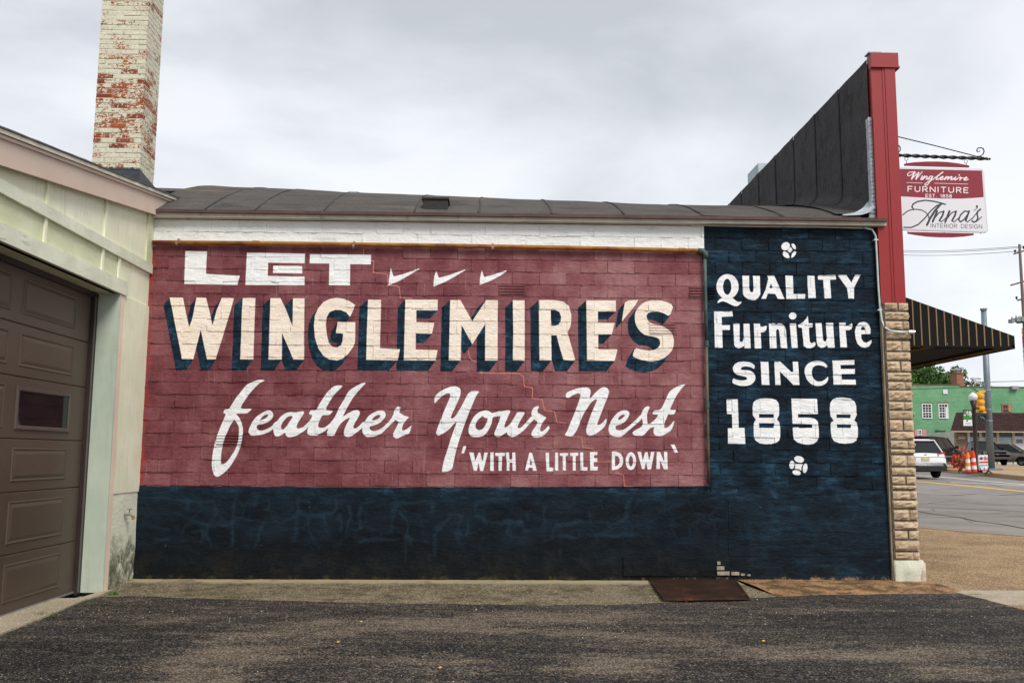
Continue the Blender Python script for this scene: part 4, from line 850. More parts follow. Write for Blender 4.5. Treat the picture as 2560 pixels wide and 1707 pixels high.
# smooth rendered plinth with slabs standing slightly proud
mb = MB(); nx, nz = 170, 22; vs = []
for j in range(nz+1):
    for i in range(nx+1):
        x = XL+.004+(XR-XL-.012)*i/nx; z = -.05+(Z0-.004+.05)*j/nz
        y = -.014 + .007*wob(x, z, 1.7, 3)+.004*wob(x, z, 6, 8) - (.006 if x > 1.86 and z < .98 else 0) - (.008 if (j == 0) else 0)
        vs.append((x, y if j < nz else -.004, z + (.010*wob(x, 0, 2.3, 5) if j == nz else 0)))
mb.add(vs, [(j*(nx+1)+i, j*(nx+1)+i+1, (j+1)*(nx+1)+i+1, (j+1)*(nx+1)+i) for j in range(nz) for i in range(nx)])
mb.build('plinth', M['mural'], store, True)
def face_px(x0, y0, x1, y1, th, name='render_slab'):
    A_, B_ = onY(x0, y0), onY(x1, y1); q = .006; th = .022+(th-.027)*.5
    m = MB(); m.hexa([(A_.x,-.012,B_.z),(B_.x,-.012,B_.z),(B_.x,-.012,A_.z),(A_.x,-.012,A_.z)], [(A_.x+q,-th,B_.z+q),(B_.x-q,-th,B_.z+q),(B_.x-q,-th,A_.z-q),(A_.x+q,-th,A_.z-q)])
    m.build(name, M['mural'], store)
for q in ((1556,1389,1788,1440,.034), (1818,1245,2205,1330,.030), (1818,1338,2215,1392,.027), (1775,1217,1837,1240,.030), (1845,1216,2090,1238,.027), (1735,1245,1812,1278,.028)): face_px(*q)
mb = MB()
for x0, y0, x1, y1 in ((1791,1402,1799,1410),(1790,1414,1809,1423),(1791,1427,1822,1436),(1826,1428,1846,1436),(1850,1432,1860,1437),(1866,1434,1874,1438)):
    A_, B_ = onY(x0, y0), onY(x1, y1); mb.box(A_.x, B_.x, -.036, -.005, B_.z, A_.z)
mb.build('broken_brick', simple('broken_brick', (.34,.29,.22), .9, .2, 0, .25, 20, .6), store)
# eave
E0 = onY(375, 532, -.12); ZE = 3.885
mb = MB(); mb.box(XL-.02, XR+.06, -.10, .30, 3.842, 3.905); mb.build('eave_board', M['eave'], store)
mb = MB(); mb.box(XL-.02, XR+.06, -.135, -.102, 3.882, 3.915); mb.build('drip_edge', M['drip'], store)
mb = MB(); mb.tube([(2.2, -.03, 3.835), (2.9, -.035, 3.828), (3.6, -.03, 3.832), (4.1, -.035, 3.826)], .006, 6); mb.build('cable', M['creamtrim'], store)
# roof: barrel curve in strips running up from the eave
def rz(y, x=4.2): k = .525-.09*max(0, min(1, (x+3.7)/6.0)); return 3.915 + k*(y+.13)-.050*min(y+.13, k*10)**2 - (0 if y+.13 < k*10 else k*(y+.13-k*10))
seams = [XL-.05]
for px in (520, 642, 815, 1040, 1203, 1383, 1565, 1760, 1960): seams.append(onY(px, 540, -.1).x)
seams.append(XR-.22)
ys = [-.135+.3*k for k in range(0, 30)]
for s0, s1 in zip(seams, seams[1:]):
    m = MB(); n = 5; vs = []
    for j, y in enumerate(ys):
        for i in range(n+1):
            x = s0-.03+(s1-s0+.03)*i/n; lap = .007 if i == 0 else .002
            vs.append((x + (.012*wob(y, s0, 1.5) if i == 0 else 0), y, rz(y, x)+lap+.010*wob(x, y, 1.3)+.006*wob(x, y, 4) + (-.004 if j == 0 else 0)))
    m.add(vs, [(j*(n+1)+i, j*(n+1)+i+1, (j+1)*(n+1)+i+1, (j+1)*(n+1)+i) for j in range(len(ys)-1) for i in range(n)])
    m.build('roofing_sheet', M['roofing'], store, True)
m = MB(); m.add([(x, y, rz(y, x)-.012) for y in ys for x in (XL-2.2 if y > 1.2 else XL-.05, -1.5, 1.5, XR)], [(4*i+q, 4*i+q+1, 4*i+q+5, 4*i+q+4) for i in range(len(ys)-1) for q in range(3)]); m.build('roof_deck', M['roofing'], store)
for s in seams[1:-1]:
    m = MB(); pts = [(s-.02+.02*wob(y, s, 1.7), y, rz(y, s)+.010) for y in ys[:14]]
    for p, q in zip(pts, pts[1:]): m.bar(p, q, .009+.009*abs(wob(p[1], s, 3)), .005)
    m.build('tar_seam', M['tar'], store)
A_, B_ = onY(1063, 495, .35), onY(1130, 514, .1)
m = MB(); zb = rz(.16, A_.x); m.box(A_.x, A_.x+.27, .05, .30, zb-.1, zb+.062); m.box(A_.x-.015, A_.x+.285, .035, .32, zb+.063, zb+.082); m.build('roof_vent', M['tar'], store)
# rear end wall so that the building closes
m = MB(); m.box(XL-2.5, XR, 8.6, 8.9, -.2, rz(8.2)); m.build('rear_wall', M['found'], store)
# false front: parapet core, torch-on sheets curved into the roof, red metal
XP, ZP, XF = onY(2184, 400, -.03).x, 5.79, (onY(2235, 168, -.072).x+onY(2261, 620, -.072).x)/2
m = MB(); m.box(XP+.02, XF-.03, .06, 16, 2.0, ZP-.02); m.build('parapet', M['roofing2'], store)
m = MB(); m.box(XF-.33, XF-.02, .31, 16, -.2, 3.1); m.build('front_wall', M['stone'], store)
psy = []
for px, py in ((2175,135),(2097,207),(2037,269),(1984,327),(1939,377),(1897,425),(1855,470)):
    psy.append(onX(px, py, XP).y)
psy = [.02]+[y for y in psy[1:]]; 
while psy[-1] < 15: psy.append(psy[-1]+.8)
for k, (y0, y1) in enumerate(zip(psy, psy[1:])):
    m = MB(); prof = []; n = 4; vs = []
    NP = 14
    for i in range(n+1):
        y = y0-.015+(y1-y0+.02)*i/n; zr = rz(min(y, 8)) if y < 8 else rz(8)
        pts = [(XP, ZP+.005)]+[(XP-.004, ZP-(ZP-zr-.19)*t/6) for t in range(1, 7)]
        for a in range(1, 7): th_ = a/6*math.pi/2*.97; pts.append((XP-.17*(1-math.cos(th_)), zr+.19-.17*math.sin(th_)))
        pts.append((XP-.42, zr+.016)); lap = .012 if i == 0 else .004
        for j, (x, z) in enumerate(pts): vs.append((x-lap-.008*abs(wob(y, z, 2.2)), y+.012*wob(z, y0, 1.5), z+(.006 if j > 10 else 0)+(.008*wob(y, 0, 5) if j == 0 else 0)))
    L = NP; m.add(vs, [(i*L+j, i*L+j+1, (i+1)*L+j+1, (i+1)*L+j) for i in range(n) for j in range(L-1)])
    m.build('parapet_sheet', M['roofing2'], store, True)
for y in psy[1:9]:
    m = MB(); zr = rz(min(y, 8)); pts = [(XP-.016, y+.012*wob(z, y, 1.5)+.01, z) for z in (ZP, 5.5, 5.2, 4.9)] + [(XP-.016, y+.01, zr+.19)] + [(XP-.012-.17*(1-math.cos(a/5*1.5)), y+.01, zr+.192-.17*math.sin(a/5*1.5)) for a in range(1, 6)] + [(XP-.6, y+.02, zr+.02)]
    pts = [p for i, p in enumerate(pts) if i == 0 or p[2] < pts[i-1][2]+.001]
    m.tube(pts, .005, 5); m.build('sheet_seam', M['tar'], store)
m = MB()
for k in range(26):     # silver coating along the torn edge beside the red metal
    z = 5.10-1.2*k/26; w = .018+.02*abs(wob(z, 0, 6))+(.10*max(0, (4.22-z)/.25) if z < 4.22 else 0)
    m.hexa([(XP-.024-w*.5,-.02,z-.05),(XP+.01,-.02,z-.05),(XP+.01,.04+w,z-.05),(XP-.026,.05+w,z-.05)], [(XP-.024-w*.4,-.02,z+.004),(XP+.01,-.02,z+.004),(XP+.01,.04+w,z+.004),(XP-.026,.05+w,z+.004)])
m.build('silver_coating', M['silver'], store)
m = MB()
prev = None
for k in range(12):
    t = k/11; x = XP-.03-.36*t; w = .17*(1-t)**1.2+.01*abs(wob(t, 4, 9)); z = rz(-.05)+.022+.10*(1-t)**4
    cur = [(x, -.10, z-.02), (x, -.06+w, z+.02*(1-t)+w*.45)]
    if prev: m.add(prev+cur, [(0,1,3,2)])
    prev = cur
m.build('silver_coating', M['silver'], store)
ZR0 = onY(2270, 757, -.06).z
m = MB(); m.box(XP+.002, XF-.12, -.06, .10, ZR0, 5.66); m.build('red_panel', M['redm'], store)
m = MB(); m.box(XF-.117, XF, -.072, .12, ZR0, 5.66); m.box(XF-.03, XF, .12, 15.9, 3.0, 5.66); m.build('corner_trim', M['redm'], store)
m = MB(); m.box(XF-.145, XF-.119, -.066, -.05, ZR0+.002, 5.66); m.box(XP+.002, XF+.003, -.078, .12, ZR0-.02, ZR0); m.build('seam_strip', M['redm'], store)
m = MB(); m.box(XP-.004, XF+.035, -.09, .02, 5.662, 5.832)
m.box(XF-.10, XF+.035, .021, 16, 5.662, ZP)
m.box(XF+.036, XF+.05, -.085, 16, 5.655, 5.68); m.build('parapet_cap', M['redm'], store)
m = MB(); m.box(XP-.02, XP+.12, -.07, .05, 5.838, 5.852); m.build('cap_flashing', M['silver'], store)
bx = onY(1924, 376, 4.4)
m = MB(); m.box(XP+.0, XP+.30, 4.25, 4.85, 5.6, onX(1924, 377, XP).z+.0); o = m.build('junction_box', simple('pale_box', (.42,.50,.56), .6), None, label='small pale metal box standing behind the sloping black parapet edge', category='box')
# stone pier
YP = -.075
cx = lambda y: (y-1.0)
pz = lambda py: onY(2255, py, YP).z
rows = [(757,776,1),(780,799,0),(803,823,1),(828,848,0),(852,877,1),(880,900,0),(903,928,1),(931,951,0),(954,973,1),(975,1001,0),(1004,1023,1),(1026,1047,0),(1049,1076,1),(1078,1098,0),(1100,1120,1),(1122,1134,0),(1137,1164,1),(1168,1187,0),(1190,1210,1),(1212,1223,0),(1226,1247,1),(1250,1270,0),(1273,1299,1),(1303,1323,0),(1325,1347,1),(1350,1376,0),(1379,1398,1)]
XPL, XPR = onY(2222, 1000, -.08).x, onY(2281, 1000, -.08).x
def rock(x0, x1, z0, z1, y, dep, seed, side=0):
    rnd = random.Random(seed); nx, nz = max(3, int((x1-x0)/.030)), 4; m = MB(); vs = []; dep *= rnd.uniform(.6, 1.2)
    tilt = rnd.uniform(-.6, 1.0)
    for j in range(nz+1):
        for i in range(nx+1):
            u, v = i/nx, j/nz; e = min(1, min(u, 1-u)*nx*2.2+.25)*min(1, min(v, 1-v)*nz*1.7+.25)
            vs.append((x0+(x1-x0)*u, y-dep*e*(.65+.35*tilt*(2*v-1)+rnd.uniform(-.38, .38)), z0+(z1-z0)*v))
    n = len(vs); id_ = lambda i, j: j*(nx+1)+i
    fs = [(id_(i,j), id_(i+1,j), id_(i+1,j+1), id_(i,j+1)) for j in range(nz) for i in range(nx)]
    vs += [(x0, y+.10, z0), (x1, y+.10, z0), (x1, y+.10, z1), (x0, y+.10, z1)]
    fs += [(id_(0,0), id_(nx,0), n+1, n), (id_(nx,0), id_(nx,nz), n+2, n+1), (id_(nx,nz), id_(0,nz), n+3, n+2), (id_(0,nz), id_(0,0), n, n+3)]
    return m.add(vs, fs)
for k, (ya, yb, sp) in enumerate(rows):
    z1, z0 = pz(ya)-.005, pz(yb)+.004
    if sp: spans = [(XPL, XPL+.155+.02*((k*7)%3-1)), (None, XPR)]; spans[1] = (spans[0][1]+.020, XPR)
    else: spans = [(XPL, XPR)]
    for q, (xa, xb) in enumerate(spans):
        rock(xa, xb, z0, z1, YP-.004, .030, k*5+q).build('stone', M['stone'], store)
        if q == len(spans)-1:      # faces on the street side of the pier
            m = rock(YP, YP+.24 if sp else YP+.36, z0, z1, 0, .03, k*5+7)
            v2 = [(XPR+.002-y, x, z) for x, y, z in m.v]; m2 = MB(); m2.add(v2, m.f); m2.build('stone', M['stone'], store)
m = MB(); m.box(XR-.002, XPR-.008, YP+.004, .5, -.05, ZR0-.02); m.build('pier_core', M['mortar'], store)
m = MB(); m.box(XR-.02, XPL-.001, YP+.02, .02, -.02, ZR0-.02); m.build('pier_edge', simple('pier_edge', (.34,.27,.18), .9, .2, 0, .2, 8), store)
zt = pz(1400); zb_ = -.02
m = rock(XPL-.012, XPR+.035, zb_, zt, YP-.006, .02, 500); m.build('whitewashed_base', M['pierpaint'], store, True)
rock(XPR-.02, XPR+.055, zb_+.02, zt-.02, YP-.004, .03, 510).build('whitewashed_base', simple('pinkish_base', (.60,.50,.42), .9, .2, 0, .2, 14, .6), store, True)

# ================================================================== pipes on the mural
Ya = -.055
pp = thing('gas_pipe', 'long rusty orange pipe running across the top of the red mural', 'pipe', (-.6, Ya, 3.56))
L0, L1 = onY(382, 606, Ya), onY(1752, 627, Ya)
mids = [onY(x, y, Ya) for x, y in ((382,606),(640,608),(860,611),(1130,614.5),(1400,619),(1600,623.5),(1750,627))]
m = MB(); m.tube(mids, .0235, 12); m.build('pipe', M['rustpipe'], pp, True)
for px, py in ((640,608),(1705,626)):
    P = onY(px, py, Ya); m = MB(); m.tube([P-Vector((.035,0,0)), P+Vector((.035,0,0))], .029, 12); m.build('coupling', M['rustpipe'], pp)
P = onY(1757, 628, Ya); m = MB(); m.tube([P-Vector((.05,0,0)), P-Vector((.0,0,.0)), P+Vector((.028,0,-.028)), P+Vector((.032,0,-.075))], .033, 12); m.build('elbow', M['vpipe'], pp, True)
for px in (443, 884, 1232):
    P = onY(px, 607+(px-382)*.0155, Ya); m = MB(); m.tube([P+Vector((-.012,0,0)), P+Vector((.012,0,0))], .0245, 12); m.box(P.x-.012, P.x+.012, -.016, -.008, P.z+.015, P.z+.06); m.build('pipe_clip', simple('clip', (.30,.22,.20), .6), pp)
vp = thing('drain_pipe', 'thin green grey pipe running down between the red mural and the navy panel', 'pipe', (2.34, Ya, 1.0))
vpts = [onY(x, y, Ya) for x, y in ((1762,640),(1764,760),(1766,858),(1768,1000),(1770,1110),(1772,1212))]
m = MB(); m.tube(vpts[:3], .019, 10); m.build('pipe', M['vpipe'], vp, True)
m = MB(); m.tube(vpts[2:], .0175, 10); m.build('lower_pipe', simple('brown_pipe', (.10,.085,.06), .6, .3, .1, .3, 6, dirt=((.03,.06,.08), .6)), vp, True)
for y in (858, 1012):
    P = onY(1766+(y-858)*.012, y, Ya); m = MB(); m.tube([P+Vector((0,0,.03)), P-Vector((0,0,.03))], .025, 10); m.build('coupling', M['vpipe'], vp)
cd = thing('electrical_conduit', 'pale metal conduit bending down beside the red fascia and onto the stone pier', 'conduit', (4.25, -.05, 3.0))
cpx = [(2160,570),(2180,574),(2189,590),(2192,640),(2196,720),(2200,770),(2204,800),(2211,818),(2225,827),(2250,830),(2272,830)]
pts = [onY(x, y, -.045 if i < 6 else (-.06 if i < 8 else -.13)) for i, (x, y) in enumerate(cpx)]
m = MB(); m.tube(pts, .012, 8); m.build('tube', M['conduit'], cd, True)
P = onY(2279, 830, -.13); m = MB(); m.tube([P-Vector((.035,0,0)), P+Vector((.03,0,0))], .021, 10); m.build('fitting', M['chrome'], cd)
for y in (600, 775):
    P = onY(2190 if y < 700 else 2200, y, -.045); m = MB(); m.box(P.x-.025, P.x+.02, P.y-.014, -.008, P.z-.008, P.z+.008); m.build('strap', M['conduit'], cd)

# ================================================================== hanging sign
YS = 1.0
sg = thing('hanging_sign', 'maroon and white two sided shop sign hanging from an iron arm above the awning', 'sign', tuple(onY(2345, 500, YS)))
C6 = (2230,330,5.8077)
def s3(x, y, Y=YS): P = onY(2230+x/5.8077, 330+y/5.8077, Y); return P
cs = Canvas(s3(-60,0).x, s3(1500,0).x, s3(0,1560).z, s3(0,380).z, 620)
cs.poly('mar', [tr([(-40,540),(60,536),(1305,562),(1332,948),(1180,960),(1000,969),(740,968),(450,955),(60,932),(-40,925)], C6, YS)])
for a_, b_2, w in (((215,735),(443,743),6), ((617,745),(1103,758),6)): stroke(cs, 'wt', [a_, b_2], w, C6, YS)
WG = [([(345,600),(300,580),(250,588),(222,615),(235,640),(268,632),(310,600)],8), ([(330,580),(310,625),(285,685)],15), ([(285,685),(330,640),(385,592)],9), ([(388,592),(365,640),(350,685)],16), ([(350,685),(390,640),(440,578)],8),
 ([(440,640),(418,690),(440,688),(465,650)],12), ([(475,640),(450,690)],12), ([(455,680),(500,645),(515,650),(498,688),(515,690),(540,665)],10),
 ([(595,650),(560,642),(535,665),(532,688),(555,688),(590,655)],10), ([(595,648),(560,710),(510,772),(480,775),(478,755),(520,725),(600,690),(640,650)],9),
 ([(640,690),(660,640),(740,585),(725,590),(660,650),(640,685),(665,692),(700,670)],11), ([(700,680),(745,655),(735,645),(705,665),(700,690),(725,695),(760,675)],10),
 ([(785,650),(762,695)],12), ([(768,685),(815,650),(825,655),(805,695)],12), ([(812,685),(860,650),(872,655),(852,692),(875,694),(905,670)],12),
 ([(925,655),(905,692),(925,697),(955,675)],12), ([(975,625),(978,630)],13), ([(970,665),(1000,660),(985,700)],12), ([(990,690),(1015,668),(1035,668)],9), ([(1045,690),(1090,668),(1080,655),(1050,675),(1045,698),(1070,703),(1108,688)],10)]
for p, w in WG: stroke(cs, 'wt', p, w*1.35, C6, YS)
for st in text_strokes('FURNITURE', 232, 863, 1104, 884, 72, .42): stroke(cs, 'wt', st, 12.5, C6, YS)
for st in text_strokes('EST. 1858', 490, 946, 865, 954, 42, .36): stroke(cs, 'wt', st, 7.5, C6, YS)
AN = [([(775,1053),(700,1030),(600,1007),(480,994),(370,1012),(305,1048),(288,1090),(312,1118)],17), ([(155,1208),(210,1160),(270,1132),(350,1124),(430,1135),(490,1168),(525,1210),(540,1260)],13),
 ([(735,1045),(650,1070),(560,1150),(470,1260),(380,1345),(280,1388),(170,1386)],16), ([(705,1050),(620,1150),(550,1260),(508,1352)],26),
 ([(655,1152),(590,1305)],24), ([(605,1270),(680,1175),(750,1150)],14), ([(750,1152),(735,1210),(688,1290)],22), ([(688,1290),(715,1308),(790,1245)],12),
 ([(835,1150),(772,1308)],24), ([(790,1270),(865,1175),(930,1150)],14), ([(930,1152),(915,1210),(872,1290)],22), ([(872,1290),(900,1310),(975,1245)],12),
 ([(1120,1158),(1055,1150),(995,1205),(968,1275),(992,1308),(1050,1270),(1105,1190)],17), ([(1120,1150),(1070,1290)],22), ([(1070,1290),(1095,1310),(1165,1255)],12),
 ([(1232,1082),(1233,1086)],28), ([(1244,1090),(1228,1118),(1190,1140)],9), ([(1165,1262),(1230,1175),(1285,1122)],12), ([(1285,1122),(1240,1160),(1236,1200),(1248,1250),(1225,1298),(1185,1310),(1160,1292)],19), ([(1185,1308),(1240,1290),(1302,1232)],11)]
for p, w in AN: stroke(cs, 'bk', p, w*1.25, C6, YS)
for st in text_strokes('INTERIOR DESIGN', 565, 1388, 1305, 1402, 55, .34): stroke(cs, 'bk', st, 8, C6, YS)
stroke(cs, 'bk', [(-40,1412),(600,1424),(1360,1448),(1382,1440),(1384,1420),(1345,960),(1312,560),(1290,540),(-40,512)], 2.2, C6, YS)
ims = cs.image('sign_print', ['mar', 'wt', 'bk'])
g = G('sign_face', .45, .4); q = cs.node(g, ims)
c = g.mix(q[0], (.70,.71,.76), (.235,.016,.034)); c = g.mix(q[1], c, (.80,.80,.82)); c = g.mix(q[2], c, (.030,.036,.048)); M['signface'] = g.out(c)
out = [(-25,512),(1290,538),(1325,548),(1340,580),(1395,1410),(1392,1445),(1375,1458),(1330,1458),(-20,1416)]
m = MB(); m.prism([s3(x, y, YS) for x, y in out], (0, .03, 0)); m.build('sign_board', M['signface'], sg)
m = MB(); m.prism([s3(x, y, YS-.004) for x, y in [(185,462),(210,455),(330,440),(500,431),(650,430),(800,437),(950,455),(1080,480),(1123,490),(1123,512),(185,486)]], (0,.022,0)); m.build('top_rail', simple('sign_maroon', (.235,.016,.034), .45), sg)
m = MB(); m.prism([s3(x, y, YS-.004) for x, y in [(235,1450),(1188,1472),(1188,1496),(1050,1515),(880,1526),(700,1525),(520,1515),(360,1494),(235,1472)]], (0,.022,0)); m.build('bottom_rail', bpy.data.materials['sign_maroon'], sg)
for x in (230, 1290, 760):
    m = MB(); p_ = s3(x, 1418+x*.026, YS+.01); q_ = s3(x, 1456+x*.02, YS+.01); m.tube([p_, q_], .006, 6); m.build('spacer', M['white'], sg)
br_ = thing('sign_bracket', 'black twisted iron bracket with scrolls holding the maroon shop sign', 'bracket', tuple(s3(700, 370)))
YB = YS+.015
pa, pb = s3(0, 338, YB), s3(1385, 392, YB); d = (pb-pa); L = d.length; d.normalize(); n1_ = Vector((0,1,0)); n2_ = d.cross(n1_).normalized()
m = MB(); N_ = 150; vs = []; K = 12
for i in range(N_+1):
    t = i/N_; cpt = pa+d*L*t; a0 = t*L/.115*math.pi
    for k in range(K):
        an = 2*math.pi*k/K; r = .0195*(1+.30*math.cos(2*(an)+2*0)); dx, dz = math.cos(an+a0)*r, math.sin(an+a0)*r; vs.append(cpt+n1_*dx+n2_*dz)
m.add(vs, [(i*K+k, i*K+(k+1)%K, (i+1)*K+(k+1)%K, (i+1)*K+k) for i in range(N_) for k in range(K)]+[tuple(range(K))[::-1], tuple(range(N_*K, (N_+1)*K))]); m.build('twisted_arm', M['iron'], br_)
m = MB(); cpt = s3(1415, 394, YB); m.tube([pb, cpt], .007, 6); m.lathe([(.001,-.016),(.012,-.011),(.016,0),(.012,.011),(.001,.016)], tuple(cpt), 10); m.build('finial', M['iron'], br_)
m = MB(); m.tube([s3(-30, 42, YB), s3(600, 195, YB), s3(1235, 358, YB)], .0065, 6); m.build('stay_rod', M['iron'], br_)
def scroll(pts, nm='scroll'):
    m = MB(); m.tube([s3(x, y, YB) for x, y in pts], [.007]*(len(pts)-4)+[.006,.005,.004,.003], 6); m.build(nm, M['iron'], br_)
scroll([(1235,358),(1290,352),(1325,320),(1337,280),(1325,245),(1290,230),(1250,235),(1230,265),(1238,290),(1260,292),(1278,275),(1280,268)])
scroll([(60,330),(95,300),(118,270),(120,235),(105,205),(75,190),(45,200),(35,225),(45,245),(60,245),(66,240)])
for cx_, cy_, by in ((208, 392, 470), (1072, 430, 488)):
    m = MB(); m.tube([s3(cx_+25*math.cos(a*math.pi/8), cy_+25*math.sin(a*math.pi/8), YB) for a in range(16)], .0028, 5, closed=True); m.tube([s3(cx_, cy_+22, YB), s3(cx_+(by-cy_)*.05+(12 if cx_ > 500 else 0), by, YB)], .0035, 5); m.build('hook', M['iron'], br_)
m = MB(); m.box(XF, XF+.02, YB-.03, YB+.03, s3(0,338,YB).z-.12, s3(-30,42,YB).z+.08); m.build('wall_plate', M['iron'], br_)

# ================================================================== awning
aw = thing('awning', 'black shop awning with thin gold stripes projecting over the sidewalk', 'awning', (5.3, .6, 2.9))
YA = .45
T0, T1, T2, T3 = onY(2262, 722, YA), onY(2536, 840, YA), onY(2538, 872, YA), onY(2262, 864, YA)
YE = 11.
xo = T1.x; zt0, zt1, zb0 = T0.z, T1.z, T2.z; xi = XF+.003
zt0 = onY(2268, 725, YA).z + .0
m = MB(); m.prism([(xi,YA,zt0),(xo,YA,zt1),(xo,YA,zb0),(xi,YA,zb0+.02)], (0,.006,0)); m.build('end_panel', M['awning'], aw)
m = MB()
for k in range(14):
    px = 2284+k*19.6; x = onY(px, 830, YA).x
    if x > xo-.02: break
    zt_ = zt0+(zt1-zt0)*(x-xi)/(xo-xi)-.006
    lean = .0
    m.hexa([(x-.007,YA-.004,zb0+.03),(x+.007,YA-.004,zb0+.03),(x+.007,YA-.001,zb0+.03),(x-.007,YA-.001,zb0+.03)], [(x-.007,YA-.004,zt_),(x+.007,YA-.004,zt_),(x+.007,YA-.001,zt_),(x-.007,YA-.001,zt_)])
m.build('gold_stripe', M['gold'], aw, kind='stuff')
m = MB(); m.hexa([(xi,YA+.008,zt0),(xo,YA+.008,zt1),(xo,YA+.008,zt1-.006),(xi,YA+.008,zt0-.006)], [(xi,YE,zt0),(xo,YE,zt1),(xo,YE,zt1-.006),(xi,YE,zt0-.006)]); m.build('canopy', M['awning'], aw)
m = MB(); m.box(xo-.006, xo, YA+.008, YE, zb0, zt1-.008); m.build('valance', M['awning'], aw)
m = MB()
for y in (YA+.03, 3.2, 6.0, 8.6):
    m.bar((xi, y, zb0+.03), (xo-.02, y, zb0+.03), .025, .025); m.bar((xi, y, zt0-.03), (xo-.02, y, zt1-.02), .025, .025)
m.bar((xo-.02, YA, zb0+.03), (xo-.02, YE, zb0+.03), .025, .025); m.bar((xi+.7, YA, zb0+.05), (xi+.2, 3.2, zb0+.05), .02, .02); m.build('frame', M['gold'], aw)
m = MB(); m.box(xi, xo-.03, YA+.5, YE, zb0+.06, zb0+.07); m.build('liner', M['awning'], aw)

# ================================================================== garage
XG = XL
gar = thing('garage', 'pale green garage with a brown panelled roller door and pink roof edge', 'garage', (-3.9, -3, 0))
def gx(px, py, X=XG): P = onX(px, py, X); return P.y, P.z
yj = gx(250, 1485)[0]; zh = gx(295, 734)[1]; zht = gx(311, 706)[1]; zb1 = gx(376, 686)[1]; zb2 = gx(378, 663)[1]
ycas = gx(263, 1480)[0]; yhead = gx(311, 720)[0]; zlow = gx(300, 1232)[1]
XFa = XG+.075
f0, f1 = onX(0, 412, XFa), onX(371, 531, XFa); sl = (f1.z-f0.z)/(f1.y-f0.y)
fz = lambda y: f0.z+(y-f0.y)*sl
h0 = onX(0, 345, XFa); hh = h0.z-fz(h0.y)          # fascia height
YN = -6.2
def yzp(name, pts, x0, x1, mat, parent=gar, **k):
    m = MB(); m.prism([(x0, y, z) for y, z in pts], (x1-x0, 0, 0)); return m.build(name, mat, parent, **k)
bat = sorted([gx(114, 500)[0], gx(261, 560)[0]]); b3 = gx(293, 700)[0]
ups = [YN, 2*bat[0]-bat[1], bat[0], bat[1], -.002]
for a_, b_2 in zip(ups, ups[1:]):
    yzp('siding_panel', [(a_, zb1), (b_2, zb1), (b_2, fz(b_2)+.12), (a_, fz(a_)+.12)], XG-.05, XG, M['sidingA'])
los = [YN, 2*gx(108,600)[0]-gx(254,640)[0], gx(108,600)[0], gx(254,640)[0], b3]
for a_, b_2 in zip(los, los[1:]): yzp('siding_panel', [(a_, zh), (b_2, zh), (b_2, zb1-.002), (a_, zb1-.002)], XG-.05, XG-.002, M['sidingB'])
yzp('siding_panel', [(b3, zh), (-.002, zh), (-.002, zb1-.002), (b3, zb1-.002)], XG-.05, XG-.001, M['sidingA'])
yzp('siding_panel', [(yj, zlow), (-.002, zlow), (-.002, zh-.001), (yj, zh-.001)], XG-.05, XG+.016, M['sidingA'])
for y in ups[1:-1]: yzp('batten', [(y-.022, zb2), (y+.022, zb2), (y+.022, fz(y)+.08), (y-.022, fz(y)+.08)], XG+.001, XG+.02, M['sidingA'])
for y in los[1:]: yzp('batten', [(y-.02, zht), (y+.02, zht), (y+.02, zb1), (y-.02, zb1)], XG+.001, XG+.018, M['sidingA'])
yzp('corner_board', [(gx(364,600)[0], zb2), (-.006, zb2), (-.006, fz(0)+.08), (gx(364,600)[0], fz(0)+.08)], XG+.001, XG+.02, M['sidingB'])
yzp('belt_board', [(YN, zb1), (-.01, zb1), (-.01, zb2), (YN, zb2)], XG+.001, XG+.032, M['board'])
yzp('header_board', [(YN, zh), (yhead, zh), (yhead, zht), (YN, zht)], XG+.001, XG+.036, M['board'])
yzp('casing', [(yj+.001, .012), (ycas, .012), (ycas, zh-.002), (yj+.001, zh-.002)], XG+.002, XG+.022, M['pinktrim'])
yzp('casing_edge', [(yj-.004, .012), (yj+.014, .012), (yj+.014, zh-.002), (yj-.004, zh-.002)], XG-.02, XG+.026, M['jamb'])
m = MB(); m.box(XD-.03, XG-.021, yj-.002, yj+.10, .010, zh); m.build('jamb', M['jamb'], gar)
m = MB(); m.box(XD-.05, XG-.003, YN, yj+.1, zh, zh+.05); m.build('soffit', M['sidingB'], gar)
ydr = gx(181, 1485, XD)[0]
m = MB(); m.box(XD-.05, XD+.035, ydr, yj-.003, .0, zh); m.box(XD-.05, XD+.03, YN, ydr, zh-.05, zh-.001); m.build('door_stop', M['doordark'], gar)
m = MB(); m.box(XD+.036, XD+.043, ydr+.01, ydr+.03, .02, zh-.05); m.build('weather_strip', simple('weather_strip', (.10,.085,.08), .4), gar)
m = MB(); m.add([(XG+.004, ycas, -.02), (XG+.004, -.01, -.02), (XG+.004, -.01, zlow), (XG+.004, ycas, zlow), (XG-.04, ycas, -.02), (XG-.04, -.01, -.02), (XG-.04, -.01, zlow), (XG-.04, ycas, zlow)], [])
nx, nz = 14, 12; vs = [(XG+.006+.010*wob(ycas+(-.004-ycas)*i/nx, j*.1, 3), ycas+(-.004-ycas)*i/nx, -.03+(zlow+.03)*j/nz) for j in range(nz+1) for i in range(nx+1)]
m = MB(); m.add(vs, [(j*(nx+1)+i, j*(nx+1)+i+1, (j+1)*(nx+1)+i+1, (j+1)*(nx+1)+i) for j in range(nz) for i in range(nx)]); m.build('foundation', M['found'], gar, True)
